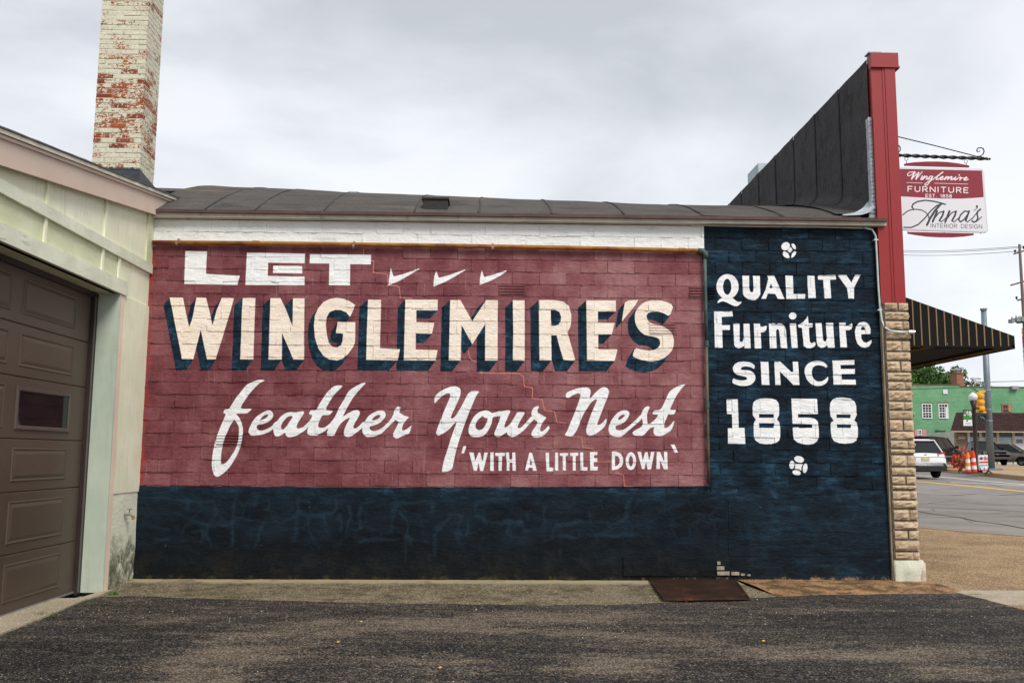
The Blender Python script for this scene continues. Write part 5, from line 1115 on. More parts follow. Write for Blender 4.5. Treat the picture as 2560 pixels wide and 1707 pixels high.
# tap
P = onX(311, 1285, XG+.01)
m = MB(); m.tube([P, P+Vector((.06,0,0)), P+Vector((.085,0,-.02))], .013, 8); m.tube([P+Vector((.05,0,.0)), P+Vector((.05,0,.05))], .006, 6); m.box(P.x+.035, P.x+.065, P.y-.025, P.y+.025, P.z+.045, P.z+.055); m.build('tap', simple('tap_metal', (.22,.21,.18), .5), gar)
m = MB(); m.tube([P+Vector((.083,0,-.012)), P+Vector((.092,0,-.05))], .015, 8); m.build('tap_spout', simple('brass', (.30,.17,.07), .4, .4, .6), gar)
# roof edge
yE = onX(443, 508, XFa).y+.35
yzp('fascia', [(YN, fz(YN)), (yE, fz(yE)), (yE, fz(yE)+hh), (YN, fz(YN)+hh)], XG+.055, XFa, M['fascia'])
hs = onX(0, 336, XFa+.03).z - (fz(onX(0, 336, XFa+.03).y)+hh)
yzp('fascia_cap', [(YN, fz(YN)+hh-.002), (yE, fz(yE)+hh-.002), (yE, fz(yE)+hh+.024), (YN, fz(YN)+hh+.024)], XG+.055, XFa+.018, M['fascia'])
yzp('roof_edge', [(YN, fz(YN)+hh+.028), (yE, fz(yE)+hh+.028), (yE, fz(yE)+hh+.060), (YN, fz(YN)+hh+.060)], XG+.05, XFa+.036, M['creamtrim'])
m = MB(); n = 60; vs = []
for i in range(n+1):
    y = YN+(yE+.02-YN)*i/n; z = fz(y)+hh+.062
    for x, dz in ((XFa+.045+.010*wob(y, 1, 6), .0), (XFa+.04+.010*wob(y, 1, 6), .016+.006*wob(y, 3, 9)), (XG-.5, .02), (-9.2, .02)): vs.append((x, y, z+dz))
m.add(vs, [(i*4+j, i*4+j+1, (i+1)*4+j+1, (i+1)*4+j) for i in range(n) for j in range(3)]); m.build('roof', M['roofing'], gar)
m = MB(); m.box(-9, XG-.06, YN+.1, .28, 3.15, 3.6); m.box(-9, XD-.3, YN+.1, .28, -.1, 3.15); m.box(XD-.29, XG-.051, yj+.101, .28, -.1, 3.15); m.build('wall', M['found'], gar)
# sectional door
dr = MB(); dr.box(XD-.06, XD-.03, YN, ydr+.02, .0, zh); door = dr.build('garage_door', M['door'], gar)
zs = [onX(0, y, XD).z for y in (1554, 1391, 1232.6, 1095, 933, 795)]; zs[0] = .030; zs.append(zh-.03)
pr = onX(173, 1030, XD).y; plf = onX(37, 1030, XD).y; pgap = plf-onX(7, 1030, XD).y; per = (pr-plf)+pgap
def nest(m, y0, y1, z0, z1, steps):
    vs = []; fs = []
    for d, x in steps: vs += [(x, y0+d, z0+d), (x, y1-d, z0+d), (x, y1-d, z1-d), (x, y0+d, z1-d)]
    for k in range(len(steps)-1):
        for q in range(4): fs.append((k*4+q, k*4+(q+1)%4, (k+1)*4+(q+1)%4, (k+1)*4+q))
    fs.append(tuple(range(len(steps)*4-4, len(steps)*4))); m.add(vs, fs)
def child(m, name, mat, parent, **k): return m.build(name, mat, parent, **k)
PM[door.name] = Matrix.Identity(4)
for k in range(6):
    z0, z1 = zs[k], zs[k+1]; win = (k == 3)
    m = MB()
    nest(m, YN, ydr, z0+.002, z1-.002, [(0, XD-.03), (0, XD-.006), (.006, XD)])
    for q in range(5):
        y1 = pr-q*per; y0 = y1-(pr-plf); pz0, pz1 = z0+.085, z1-.075
        if win and q in (0, 2, 4):
            w0, w1 = onX(36, 1070, XD).z, onX(40, 967, XD).z
            f = MB(); nest(f, y0, y1, w0-.01, w1+.01, [(0, XD+.0005), (.004, XD+.014), (.028, XD+.014), (.036, XD+.003)]); f.build('window_frame', simple('window_frame_brown', (.085,.060,.055), .35, .4), door)
            f = MB(); f.box(XD+.001, XD+.0045, y0+.033, y1-.033, w0+.023, w1-.023); f.build('window_pane', M['glassd'], door)
        else: nest(m, y0, y1, pz0, pz1, [(0, XD), (.007, XD+.0075), (.022, XD+.001), (.050, XD+.009)])
    m.build('door_section', M['door'], door)
m = MB(); m.box(XD-.02, XD+.012, YN, ydr-.002, .018, .034); m.build('bottom_seal', M['rim'], door)

# ================================================================== chimney
YC = 2.1
ch = thing('brick_chimney', 'square brick chimney with peeling cream paint rising above the garage roof', 'chimney', (-4.9, YC+.26, 4.2))
CX1 = onY(349, 420, YC).x; CX0 = onY(229, 408, YC).x; CW = CX1-CX0; CDp = .53
zc0 = onY(345, 421, YC).z; ck = .0686; rowsN = 46; zc0 = zc0 - 0*ck
m = MB(); m.box(CX0+.006, CX1-.006, YC+.005, YC+CDp-.006, 3.5, zc0+ck*rowsN); m.build('mortar_core', M['bmortar'], ch)
random.seed(5)
def bk(x0, x1, y0, y1, z0, z1, rnd):
    m = MB(); j = lambda: rnd.uniform(-.0022, .0022); e = .004; vs = []
    for z in (z0, z0+e, z1-e, z1):
        q = e if z in (z0, z1) else 0
        vs += [(x0+q+j(), y0+q+j(), z+j()), (x1-q+j(), y0+q+j(), z+j()), (x1-q+j(), y1-q+j(), z+j()), (x0+q+j(), y1-q+j(), z+j())]
    fs = [(3,2,1,0), (12,13,14,15)]
    for k in range(3):
        for q in range(4): fs.append((k*4+q, k*4+(q+1)%4, (k+1)*4+(q+1)%4, (k+1)*4+q))
    return m.add(vs, fs)
J = .0035
for r in range(-4, rowsN):
    z0 = zc0+r*ck+J; z1 = zc0+(r+1)*ck-J; sh = random.uniform(-.012, .012)
    if r < 0: continue
    bl = []
    if r % 2 == 0:
        w = CW/3; bl = [(CX0+i*w, CX0+(i+1)*w, YC, YC+.095) for i in range(3)] + [(CX1-.095, CX1, YC+.10, YC+.31), (CX1-.095, CX1, YC+.31, YC+CDp), (CX0, CX0+.095, YC+.10, YC+CDp)]
    else:
        bl = [(CX0, CX0+.10, YC, YC+.2), (CX0+.10, CX0+.31+sh, YC, YC+.095), (CX0+.31+sh, CX1-.10, YC, YC+.095), (CX1-.10, CX1, YC, YC+.21), (CX1-.095, CX1, YC+.21, YC+.42), (CX1-.095, CX1, YC+.42, YC+CDp)]
    for x0, x1, y0, y1 in bl:
        gp = lambda v, e_: v
        bk(x0+J-random.uniform(0,.003), x1-J, y0+random.uniform(-.003,.003), y1-(J if y1 < YC+CDp-.01 and y1-y0 > .1 else 0), z0, z1, random).build('brick', M['brick'], ch)
m = MB(); m.hexa([(CX0-.012,YC-.014,3.6),(CX1+.014,YC-.014,3.6),(CX1+.014,YC+CDp+.014,3.6),(CX0-.012,YC+CDp+.014,3.6)], [(CX0-.008,YC-.010,zc0-.01),(CX1+.008,YC-.010,zc0-.01),(CX1+.008,YC+CDp+.01,zc0-.09),(CX0-.008,YC+CDp+.01,zc0-.09)])
m.build('flashing', M['flash'], ch)
rnd_ = random.Random(8); m = MB()
for k in range(16):
    x = CX0+CW*k/16; m.box(x, x+CW/16+.004, YC-.013, YC+.01, zc0-.03, zc0+rnd_.uniform(-.012,.012))
m.build('flashing_edge', M['flash'], ch)

# ================================================================== across the street
def plane(Y):
    return lambda px, py, dy=0.: onY(px, py, Y+dy)
def c1(x, y): return (2270+x/4.9, 920+y/4.9)
def rect(m, Y, x0, y0, x1, y1, d0, d1):       # crop-1 rectangle standing on plane Y, from depth d0 (front) to d1
    A_, B_ = onY(*c1(x0, y0), Y), onY(*c1(x1, y1), Y); m.box(A_.x, B_.x, Y+d0, Y+d1, B_.z, A_.z); return m
YGB = 88.
gm = G('green_painted_brick', .85, .25)
c = gm.mix(gm.step(gm.noise(.35, 6, .65), .3, .7), (.12,.32,.165), (.20,.42,.245))
c = gm.mix(gm.mul(gm.step(gm.noise(1.4, 7, .75, stretch=(1,1,1.6), off=4), .53, .62), .6), c, (.21,.21,.13))
c = gm.mix(gm.mul(gm.step(gm.noise(3, 6, .75, off=9), .62, .68), .6), c, (.07,.12,.07))
bt = gm.n('TexBrick'); bt.inputs['Scale'].default_value = 1; bt.inputs['Brick Width'].default_value = .42; bt.inputs['Row Height'].default_value = .14; bt.inputs['Mortar Size'].default_value = .02
cb = gm.n('CombineXYZ'); sp_ = gm.sep(gm.pos()); gm.l(sp_[0], cb.inputs[0]); gm.l(sp_[2], cb.inputs[1]); gm.l(cb.outputs[0], bt.inputs['Vector'])
c = gm.mix(gm.mul(bt.outputs['Fac'], .35), c, (.05,.16,.07)); M['greenb'] = gm.out(c, None, gm.bump(gm.math('SUBTRACT', 1., bt.outputs['Fac']), .5, .02))
gb = thing('green_building', 'two storey green painted brick building across the street with white windows', 'building', (onY(2420, 1100, YGB).x, YGB+6, gz(YGB)))
GL, GS, GR = onY(2150, 961, YGB), onY(2399, 961, YGB), onY(2760, 968, YGB)
GZ2 = onY(2399, 967.5, YGB).z
m = MB(); m.box(GL.x, GS.x, YGB, YGB+14, 0, GL.z); m.box(GS.x+.001, GR.x, YGB+.002, YGB+14, 0, GZ2); m.build('wall', M['greenb'], gb)
m = MB(); m.box(GL.x, GS.x+.05, YGB-.06, YGB+.3, GL.z, GL.z+.10); m.box(GS.x+.06, GR.x, YGB-.06, YGB+.3, GZ2, GZ2+.10); m.build('coping', simple('tile_coping', (.17,.085,.06), .8), gb)
def window(par, Y, x0, y0, x1, y1, cols, rws, fm, gm_, fw_=.10, extra=None, fname='window'):
    A_, B_ = onY(*c1(x0, y0), Y), onY(*c1(x1, y1), Y)
    f = MB(); w = fw_; d = -.06
    f.box(A_.x, A_.x+w, Y+d, Y+.02, B_.z, A_.z); f.box(B_.x-w, B_.x, Y+d, Y+.02, B_.z, A_.z); f.box(A_.x+w, B_.x-w, Y+d, Y+.02, A_.z-w, A_.z); f.box(A_.x+w, B_.x-w, Y+d-.03, Y+.02, B_.z, B_.z+w)
    iw, ih = B_.x-A_.x-2*w, A_.z-B_.z-2*w
    for i in range(1, cols): x = A_.x+w+iw*i/cols; f.box(x-.025, x+.025, Y+d+.01, Y+.0, B_.z+w, A_.z-w)
    for j in range(1, rws):
        z = B_.z+w+ih*j/rws; t = .045 if j == rws//2 else .022; f.box(A_.x+w, B_.x-w, Y+d+.005, Y-.002, z-t, z+t)
    o = f.build(fname, fm, par); PM[o.name] = Matrix.Identity(4)
    g = MB(); g.box(A_.x+w, B_.x-w, Y-.03, Y-.012, B_.z+w, A_.z-w); g.build('pane', gm_, o)
    return o
M['farglass'] = glass('window_glass', (.010,.012,.014), .12); M['farglass'].node_tree.nodes['Principled BSDF'].inputs['Specular IOR Level'].default_value = .4; M['palewin'] = simple('curtained_glass', (.33,.47,.48), .15, .6, 0, .15, .8); M['palewin2'] = simple('curtain_cream', (.50,.50,.44), .2, .6, 0, .12, 1.2)
M['rustw'] = simple('rusty_frame', (.30,.12,.07), .8); M['pinkp'] = simple('pink_shutter', (.62,.25,.27), .7); M['beige'] = simple('beige_frame', (.45,.36,.24), .7)
window(gb, YGB, 165, 434, 296, 618, 3, 5, M['white'], M['farglass']); window(gb, YGB, 367, 434, 497, 618, 3, 5, M['white'], M['farglass'])
m = MB(); rect(m, YGB, 455, 480, 492, 608, -.05, -.035); m.build('blind', M['white'], gb)
window(gb, YGB, 1143, 437, 1264, 560, 3, 2, M['rustw'], M['farglass'], .16); m = MB(); rect(m, YGB, 1222, 445, 1258, 532, -.08, -.062); m.build('board', simple('tan_board', (.42,.23,.13), .8), gb)
window(gb, YGB, 112, 752, 175, 850, 2, 3, M['white'], M['farglass'])
for a_ in ((76, 752, 112, 850), (177, 752, 226, 850)): m = MB(); rect(m, YGB, *a_, -.07, 0); m.build('shutter', M['pinkp'], gb)
window(gb, YGB, 328, 757, 392, 850, 2, 2, simple('dark_green_frame', (.04,.12,.05), .8), M['farglass'], .12); m = MB(); rect(m, YGB, 394, 765, 460, 838, -.07, 0); m.build('board', simple('brown_board', (.06,.04,.035), .9), gb)
m = MB(); rect(m, YGB, 424, 264, 481, 317, -.10, 0); m.build('vent_cover', M['white'], gb)
m = MB(); rect(m, YGB, 1252, 222, 1335, 262, -.4, .2); m.build('roof_unit', simple('grey_unit', (.30,.30,.33), .7), gb)
for a_ in ((160, 418, 300, 432), (362, 416, 500, 432)): m = MB(); rect(m, YGB, *a_, -.05, 0); m.build('lintel', simple('worn_lintel', (.22,.16,.09), .9, .2, 0, .4, 6), gb)
m = MB(); A_, B_ = onY(*c1(594, 52), YGB+2), onY(*c1(686, 240), YGB+2); m.box(A_.x, B_.x, YGB+2, YGB+3.4, B_.z-1, A_.z-.12); m.box(A_.x-.08, B_.x+.08, YGB+1.92, YGB+3.5, A_.z-.12, A_.z); 
bm_ = G('red_chimney_brick', .9); bt = bm_.n('TexBrick'); bt.inputs['Scale'].default_value = 1; bt.inputs['Brick Width'].default_value = .3; bt.inputs['Row Height'].default_value = .11; bt.inputs['Mortar Size'].default_value = .014
for kk, vv_ in (('Color1', (.26,.065,.035,1)), ('Color2', (.34,.10,.05,1)), ('Mortar', (.26,.20,.16,1))): bt.inputs[kk].default_value = vv_
cb = bm_.n('CombineXYZ'); sp_ = bm_.sep(bm_.pos()); bm_.l(bm_.math('ADD', sp_[0], sp_[1]), cb.inputs[0]); bm_.l(sp_[2], cb.inputs[1]); bm_.l(cb.outputs[0], bt.inputs['Vector']); bm_.out(bt.outputs['Color'])
chm = m.build('chimney', bm_.m, gb); PM[chm.name] = Matrix.Identity(4)
m = MB(); m.lathe([(.22,0),(.28,.25),(.40,.30),(.05,.62)], ((A_.x+B_.x)/2, YGB+2.7, A_.z), 10); m.build('chimney_pot', M['rim'], chm)
# low shop with a shingled mansard
YS2 = 75.
sh = thing('shop', 'low shop with dark brown shingled mansard roof and curtained display windows', 'shop', (onY(2480, 1160, YS2).x, YS2+3, gz(YS2)))
zA, zB = onY(*c1(1100, 765), YS2).z, onY(*c1(1100, 545), YS2+1.3).z
xa0, xa1, xr = onY(*c1(522, 775), YS2).x, onY(*c1(588, 558), YS2+1.3).x, onY(*c1(2400, 765), YS2).x
gs = G('brown_shingles', .92, .15); bt = gs.n('TexBrick'); bt.inputs['Scale'].default_value = 1; bt.inputs['Brick Width'].default_value = .33; bt.inputs['Row Height'].default_value = .17; bt.inputs['Mortar Size'].default_value = .012; bt.inputs['Bias'].default_value = -.2
for kk, vv_ in (('Color1', (.042,.021,.021,1)), ('Color2', (.065,.036,.034,1)), ('Mortar', (.014,.008,.008,1))): bt.inputs[kk].default_value = vv_
cb = gs.n('CombineXYZ'); sp_ = gs.sep(gs.pos()); gs.l(gs.math('ADD', sp_[0], sp_[1]), cb.inputs[0]); gs.l(sp_[2], cb.inputs[1]); gs.l(cb.outputs[0], bt.inputs['Vector']); gs.out(bt.outputs['Color'])
nR = 9
for k in range(nR):      # shingle courses, each lapping the one below
    t0, t1 = k/nR, (k+1)/nR; z0, z1 = zA+(zB-zA)*t0, zA+(zB-zA)*t1; y0, y1 = YS2+1.3*t0, YS2+1.3*t1; a0, a1 = xa0+(xa1-xa0)*t0, xa0+(xa1-xa0)*t1
    m = MB(); m.hexa([(a0-.02,y0-.05,z0-.03),(xr,y0-.05,z0-.03),(xr,y1,z1),(a1,y1,z1)], [(a0+6.2,y0+9,z0-.03),(xr,y0+9,z0-.03),(xr,y1+8,z1),(a1+6.2,y1+8,z1)]); m.build('shingle_course', gs.m, sh)
m = MB(); m.box(xa0+.05, xr, YS2-.02, YS2+.5, zA-.16, zA-.04); m.build('fascia', M['beige'], sh)
YW = YS2+1.2; zg = gz(YW)-.3
def wx(x): return onY(*c1(x, 900), YW).x
m = MB(); m.box(wx(592), wx(738), YW, YW+.4, zg, zA); m.build('side_wall', simple('tan_wall', (.27,.20,.15), .85, .2, 0, .08, .6), sh)
m = MB(); m.box(wx(738), xr, YW+.1, YW+8, zg, zA); m.build('wall', M['palewin2'], sh)
for x0, x1, y0, y1, gl in ((752, 886, 785, 975, 'palewin'), (894, 962, 785, 975, 'palewin2'), (1030, 1098, 785, 985, 'palewin2'), (1106, 1292, 785, 990, 'palewin'), (1440, 1600, 785, 990, 'palewin')):
    A_, B_ = onY(*c1(x0, y0), YW), onY(*c1(x1, y1), YW); m = MB(); m.box(A_.x, B_.x, YW+.06, YW+.09, B_.z, A_.z); m.build('display_window', M[gl], sh)
    m = MB(); m.box(A_.x, B_.x, YW+.04, YW+.058, A_.z-.45, A_.z); m.build('transom', M['farglass'], sh)
for x in (745, 890, 968, 1028, 1102, 1296, 1436): m = MB(); m.box(wx(x)-.12, wx(x)+.12, YW-.05, YW+.1, zg, zA); m.build('mullion', M['creamtrim'] if x > 760 else M['white'], sh)
m = MB(); A_, B_ = onY(*c1(1302, 836), YW), onY(*c1(1430, 1000), YW); m.box(A_.x, B_.x, YW-.02, YW+.08, zg+.3, A_.z); d_o = m.build('door', M['white'], sh); PM[d_o.name] = Matrix.Identity(4)
m = MB(); rect(m, YW, 1324, 872, 1402, 918, -.05, -.02); m.build('door_pane', simple('door_glass', (.16,.19,.24), .15), d_o)
m = MB(); rect(m, YW, 1302, 775, 1405, 833, .02, .06); m.build('transom', M['farglass'], sh)
window(sh, YW, 560, 806, 676, 872, 2, 2, M['beige'], M['farglass'], .12)
m = MB(); rect(m, YW, 606, 838, 668, 868, -.5, -.02); m.build('air_conditioner', M['beige'], sh)
# sided building at the right edge
YR_ = 52.
ex = onY(2554, 826, YR_); ez = onY(2553, 820, YR_).z; st_ = onY(2553, 850, YR_).z
rb_ = thing('sided_building', 'tall beige building with lap siding and a magenta stripe at the right edge', 'building', (ex.x, YR_, 0), R(-34))
m = MB(); m.box(.05, 12, .06, 12, 0, ez); m.build('wall', M['beige'], rb_, local=True)
z = .5
sd1, sd2 = simple('beige_siding', (.42,.33,.26), .7, .3, 0, .06, .5), simple('magenta_siding', (.42,.03,.11), .6)
while z < ez-.02:
    z1 = min(ez, z+.32); m = MB(); m.hexa([(0,-.05,z),(12,-.05,z),(12,0,z1),(0,0,z1)], [(0,12,z),(12,12,z),(12,12,z1),(0,12,z1)])
    m.build('siding_board', sd2 if abs((z+z1)/2-st_) < .3 else sd1, rb_, local=True); z = z1+.006
# trees
def crown(name, cs_, n, sz, mat, seed, parent):
    rnd = random.Random(seed); m = MB()
    for k in range(n):
        c, r = rnd.choice(cs_); 
        while True:
            v = Vector((rnd.uniform(-1,1), rnd.uniform(-1,1), rnd.uniform(-1,1)))
            if .25 < v.length < 1: break
        if mnoise.noise(Vector((v.x*2.1+seed, v.y*2.1, v.z*2.1+c.x))) < -.12: continue
        p = c+Vector((v.x*r, v.y*r, v.z*r*.8)); s = sz*rnd.uniform(.5, 1.2); a = Vector((rnd.gauss(0,1), rnd.gauss(0,1), rnd.gauss(0,1))).normalized(); b = a.cross(Vector((rnd.gauss(0,1), rnd.gauss(0,1), rnd.gauss(0,1)))).normalized()
        m.add([p-a*s, p+b*s*.6, p+a*s, p-b*s*.6], [(0,1,2,3)])
    return m.build(name, mat, parent)
def tree(name, label, px, py, Y, rad, seed, mat, n=2600, group=None, sz=.22):
    t = onY(px, py, Y); base = Vector((t.x, Y, gz(Y))); tr_ = thing(name, label, 'tree', tuple(base), group=group); rnd = random.Random(seed)
    m = MB(); top = t+Vector((0,0,-rad*.2)); m.tube([base, base.lerp(top, .5)+Vector((.2,0,0)), top], [.38, .28, .10], 9); m.build('trunk', M['bark'], tr_)
    cs_ = []
    for k in range(11):
        a = rnd.random()*6.28; d = rad*rnd.uniform(.25, .72); c = t+Vector((math.cos(a)*d, math.sin(a)*d*.8, rnd.uniform(-.6, .45)*rad)); cs_.append((c, rad*rnd.uniform(.30, .48)))
        m = MB(); m.tube([top-Vector((0,0,rad*.3)), (top+c)/2, c], [.11, .07, .03], 5); m.build('branch', M['bark'], tr_)
    crown('crown', cs_, n, sz, mat, seed, tr_)
    return tr_
tree('maple_tree', 'broad green tree rising behind the left part of the green building', 2322, 965, 104, 4.6, 3, M['leaf'], 6500, sz=.26)
tree('maple_tree', 'green tree directly behind the red chimney of the green building', 2372, 958, 112, 3.9, 7, M['leaf2'], 5200, sz=.26)
tree('maple_tree', 'sparse tree with loose leaves right of the red brick chimney', 2430, 972, 118, 4.0, 12, M['leaf'], 2200, sz=.24)
tree('maple_tree', 'dark tree showing in the gap beside the stone pier under the awning', 2272, 962, 108, 3.6, 15, M['leaf'], 3600, sz=.26)

# ================================================================== vehicles
def loft(m, secs):      # list of rings of equal size
    n = len(secs[0]); vs = [v for s in secs for v in s]; fs = [tuple(range(n))[::-1], tuple(range((len(secs)-1)*n, len(secs)*n))]
    for i in range(len(secs)-1):
        for k in range(n): fs.append((i*n+k, i*n+(k+1)%n, (i+1)*n+(k+1)%n, (i+1)*n+k))
    return m.add(vs, fs)
def vehicle(name, label, cat, P, az, L, W, H, body, st, gh, wheels, wr, paint, group=None, lower=None, tall=None, extra=None, trim=None):
    t = thing(name, label, cat, tuple(P), R(90-az), group)
    bl = lambda m, n, mat, sm=False, par=None: m.build(n, mat, par or t, sm, True)
    m = MB(); secs = []
    for x, zl, zb, w in st:
        zm = zl+(zb-zl)*.55
        secs.append([(x, y, z) for y, z in ((-w*.9, zl), (-w, zl+.12), (-w*1.0, zm), (-w*.965, zb-.07), (-w*.90, zb), (0, zb+.025), (w*.90, zb), (w*.965, zb-.07), (w, zm), (w, zl+.12), (w*.9, zl))])
    loft(m, secs); bl(m, 'body', paint, True)
    b0, b1, t0, t1, zb, zt, wb, wt_ = gh
    m = MB(); m.hexa([(b0,-wb,zb),(b1,-wb,zb),(b1,wb,zb),(b0,wb,zb)], [(t0,-wt_,zt),(t1,-wt_,zt),(t1,wt_,zt),(t0,wt_,zt)]); bl(m, 'windows', M['farglass'])
    m = MB(); e = .02
    loft(m, [[(t0-.03,-wt_*.9,zt-.01),(t0-.03,wt_*.9,zt-.01),(t0-.0,wt_*.85,zt+.03),(t0-.0,-wt_*.85,zt+.03)], [(t0+.2,-wt_-e,zt-.03),(t0+.2,wt_+e,zt-.03),(t0+.2,wt_*.86,zt+.075),(t0+.2,-wt_*.86,zt+.075)], [((t0+t1)/2,-wt_-e,zt-.03),((t0+t1)/2,wt_+e,zt-.03),((t0+t1)/2,wt_*.86,zt+.09),((t0+t1)/2,-wt_*.86,zt+.09)], [(t1-.15,-wt_-e,zt-.03),(t1-.15,wt_+e,zt-.03),(t1-.15,wt_*.86,zt+.07),(t1-.15,-wt_*.86,zt+.07)], [(t1+.03,-wt_*.9,zt-.02),(t1+.03,wt_*.9,zt-.02),(t1,wt_*.85,zt+.02),(t1,-wt_*.85,zt+.02)]]); bl(m, 'roof', paint, True)
    for s in (-1, 1):
        for f, wd in ((0, .13), (.36, .07), (.66, .07), (1, .09)):
            if extra == 'cab' and f in (.36,): continue
            p = Vector((b0+(b1-b0)*f, s*(wb+.004), zb-.02)); q = Vector((t0+(t1-t0)*f, s*(wt_+.004), zt)); m = MB(); m.bar(p, q, wd, .03, (0,1,0)); bl(m, 'pillar', paint if f in (0, 1) else M['blackp'])
        m = MB(); m.bar((b1-.22, s*(wb+.02), zb+.06), (b1-.22, s*(wb+.2), zb+.10), .10, .07); m.box(b1-.30, b1-.18, min(s*(wb+.1), s*(wb+.26)), max(s*(wb+.1), s*(wb+.26)), zb+.03, zb+.19); bl(m, 'mirror', M['blackp'] if cat != 'minivan' else paint)
        for x in wheels:
            w = MB(); yo = s*(W/2+.006); yi = s*(W/2-.22)
            def ringy(r, y, k=20): return [(x+r*math.cos(2*math.pi*a/k), y, wr+r*math.sin(2*math.pi*a/k)) for a in range(k)]
            loft(w, [ringy(wr-.05, yi), ringy(wr, yi+s*.03), ringy(wr, yo-s*.03), ringy(wr-.04, yo), ringy(wr*.66, yo), ringy(wr*.62, yo-s*.04)]); wo = bl(w, 'wheel', M['tyre'])
            r_ = MB(); loft(r_, [ringy(wr*.62, yo-s*.05), ringy(wr*.62, yo-s*.02), ringy(wr*.5, yo-s*.03)])
            for a in range(5):
                an = a*2*math.pi/5; r_.bar((x, yo-s*.012, wr), (x+wr*.58*math.cos(an), yo-s*.012, wr+wr*.58*math.sin(an)), .05, .02, (0,1,0))
            r_.build('rim', M['rim'], wo, local=True)
            a_ = MB(); rr = wr+.06; pts = [(x+rr*math.cos(math.pi*q/12), s*(W/2-.002), wr+rr*math.sin(math.pi*q/12)) for q in range(13)]
            a_.prism(pts, (0, s*.006, 0)); bl(a_, 'wheel_arch', M['blackp'])
    if lower: m = MB(); loft(m, [[(x, -w-.004, zl-.02), (x, w+.004, zl-.02), (x, w+.004, zl+lower), (x, -w-.004, zl+lower)] for x, zl, zb_2, w in st]); bl(m, 'lower_trim', M['blackp'])
    return t, bl
M['pwhite'] = simple('white_car_paint', (.74,.75,.77), .22, .5, 0, .03, 2); M['pblack'] = simple('black_car_paint', (.004,.004,.005), .35, .12, 0, .05, 2)
M['pdark'] = simple('dark_truck_paint', (.005,.008,.011), .3, .18, 0, .05, 2); M['ptan'] = simple('tan_car_paint', (.40,.345,.27), .3, .5, 0, .04, 2)
P = onG(2340, 1195); az = 2; f_ = Vector((math.sin(R(az)), math.cos(R(az)), 0)); rt_ = Vector((f_.y, -f_.x, 0)); Pc = P - rt_*.82 + f_*1.38; Pc.z = gz(Pc.y)
t, bl = vehicle('parked_car', 'white compact suv seen from behind, nearest vehicle beside the stone pier', 'car', Pc, az, 4.65, 1.84, 1.66, None,
  [(-2.31,.45,.98,.80),(-2.24,.36,1.03,.90),(-1.4,.27,1.06,.92),(0,.25,1.05,.92),(1.2,.26,1.0,.92),(1.9,.30,.92,.88),(2.25,.42,.78,.74)], (-2.13,1.15,-1.72,.30,1.02,1.58,.83,.64), (-1.38,1.36), .345, M['pwhite'], lower=.20)
m = MB(); m.box(-2.36,-2.2,-.88,.88,.30,.52); bl(m, 'bumper', M['blackp'])
for s in (-1, 1): m = MB(); m.hexa([(-2.33,s*.50,.94),(-2.26,s*.885,.90),(-2.0,s*.93,.93),(-2.28,s*.5,.94)], [(-2.30,s*.52,1.03),(-2.22,s*.87,1.12),(-1.95,s*.91,1.10),(-2.24,s*.52,1.03)]); bl(m, 'tail_light', M['tail'])
m = MB(); m.hexa([(-2.335,-.9,.90),(-2.335,.9,.90),(-2.25,.9,.90),(-2.25,-.9,.90)], [(-2.318,-.5,.925),(-2.318,.5,.925),(-2.25,.5,.925),(-2.25,-.5,.925)]); bl(m, 'chrome_strip', M['rim'])
m = MB(); m.box(-2.335,-2.30,-.17,.17,.74,.88); pn = bl(m, 'number_plate', M['plateY'])
m = MB(); m.box(-1.80,-1.60,-.62,.62,1.585,1.63); bl(m, 'spoiler', M['pwhite']); m = MB(); m.box(-2.33,-2.30,-.07,.07,.975,1.01); bl(m, 'badge', M['gold'])
P = onG(2393, 1174.5); az = 46; f_ = Vector((math.sin(R(az)), math.cos(R(az)), 0)); rt_ = Vector((f_.y, -f_.x, 0)); Pc = P - rt_*.9 - f_*1.5; Pc.z = gz(Pc.y)
t, bl = vehicle('parked_car', 'large black suv turned to the right, behind the white suv', 'car', Pc, az, 5.2, 2.02, 1.95, None,
  [(-2.6,.55,1.18,.90),(-2.52,.45,1.24,.99),(-1.5,.36,1.27,1.01),(.5,.36,1.27,1.01),(1.5,.38,1.27,1.0),(2.3,.42,1.18,.97),(2.58,.5,1.0,.86)], (-2.46,1.30,-2.25,.55,1.24,1.88,.93,.76), (-1.55,1.52), .42, M['pblack'], lower=None)
m = MB(); m.box(-2.66,-2.5,-.95,.95,.48,.68); bl(m, 'bumper', M['chrome']); m = MB(); m.box(-2.42,-2.28,-.42,.42,1.93,1.97); bl(m, 'brake_light', M['tail'])
for s in (-1, 1):
    m = MB(); m.box(-1.1,1.1,min(s*1.0,s*1.06),max(s*1.0,s*1.06),.42,.47); bl(m, 'running_board', M['chrome']); m = MB(); m.box(-1.2,1.1,min(s*1.005,s*1.022),max(s*1.005,s*1.022),.78,.83); bl(m, 'side_moulding', M['chrome'])
    m = MB(); m.box(-2.62,-2.5,min(s*.8,s*1.0),max(s*.8,s*1.0),.85,1.2); bl(m, 'tail_light', M['tail'])
P = onG(2508, 1164.8); az = 187; f_ = Vector((math.sin(R(az)), math.cos(R(az)), 0)); rt_ = Vector((f_.y, -f_.x, 0)); Pc = P + rt_*.85 - f_*1.75 ; Pc.z = gz(Pc.y)
t, bl = vehicle('pickup_truck', 'dark pickup truck facing the street behind the grey signal pole', 'pickup truck', Pc, az, 5.8, 2.0, 1.9, None,
  [(-2.9,.6,1.12,.96),(-2.82,.5,1.16,.99),(-.7,.42,1.18,1.0),(.9,.42,1.20,1.0),(2.4,.44,1.16,.98),(2.80,.48,1.05,.94),(2.9,.55,.95,.88)], (-.75,1.35,-.55,.55,1.17,1.84,.92,.74), (-1.85,1.78), .41, M['pdark'], extra='cab')
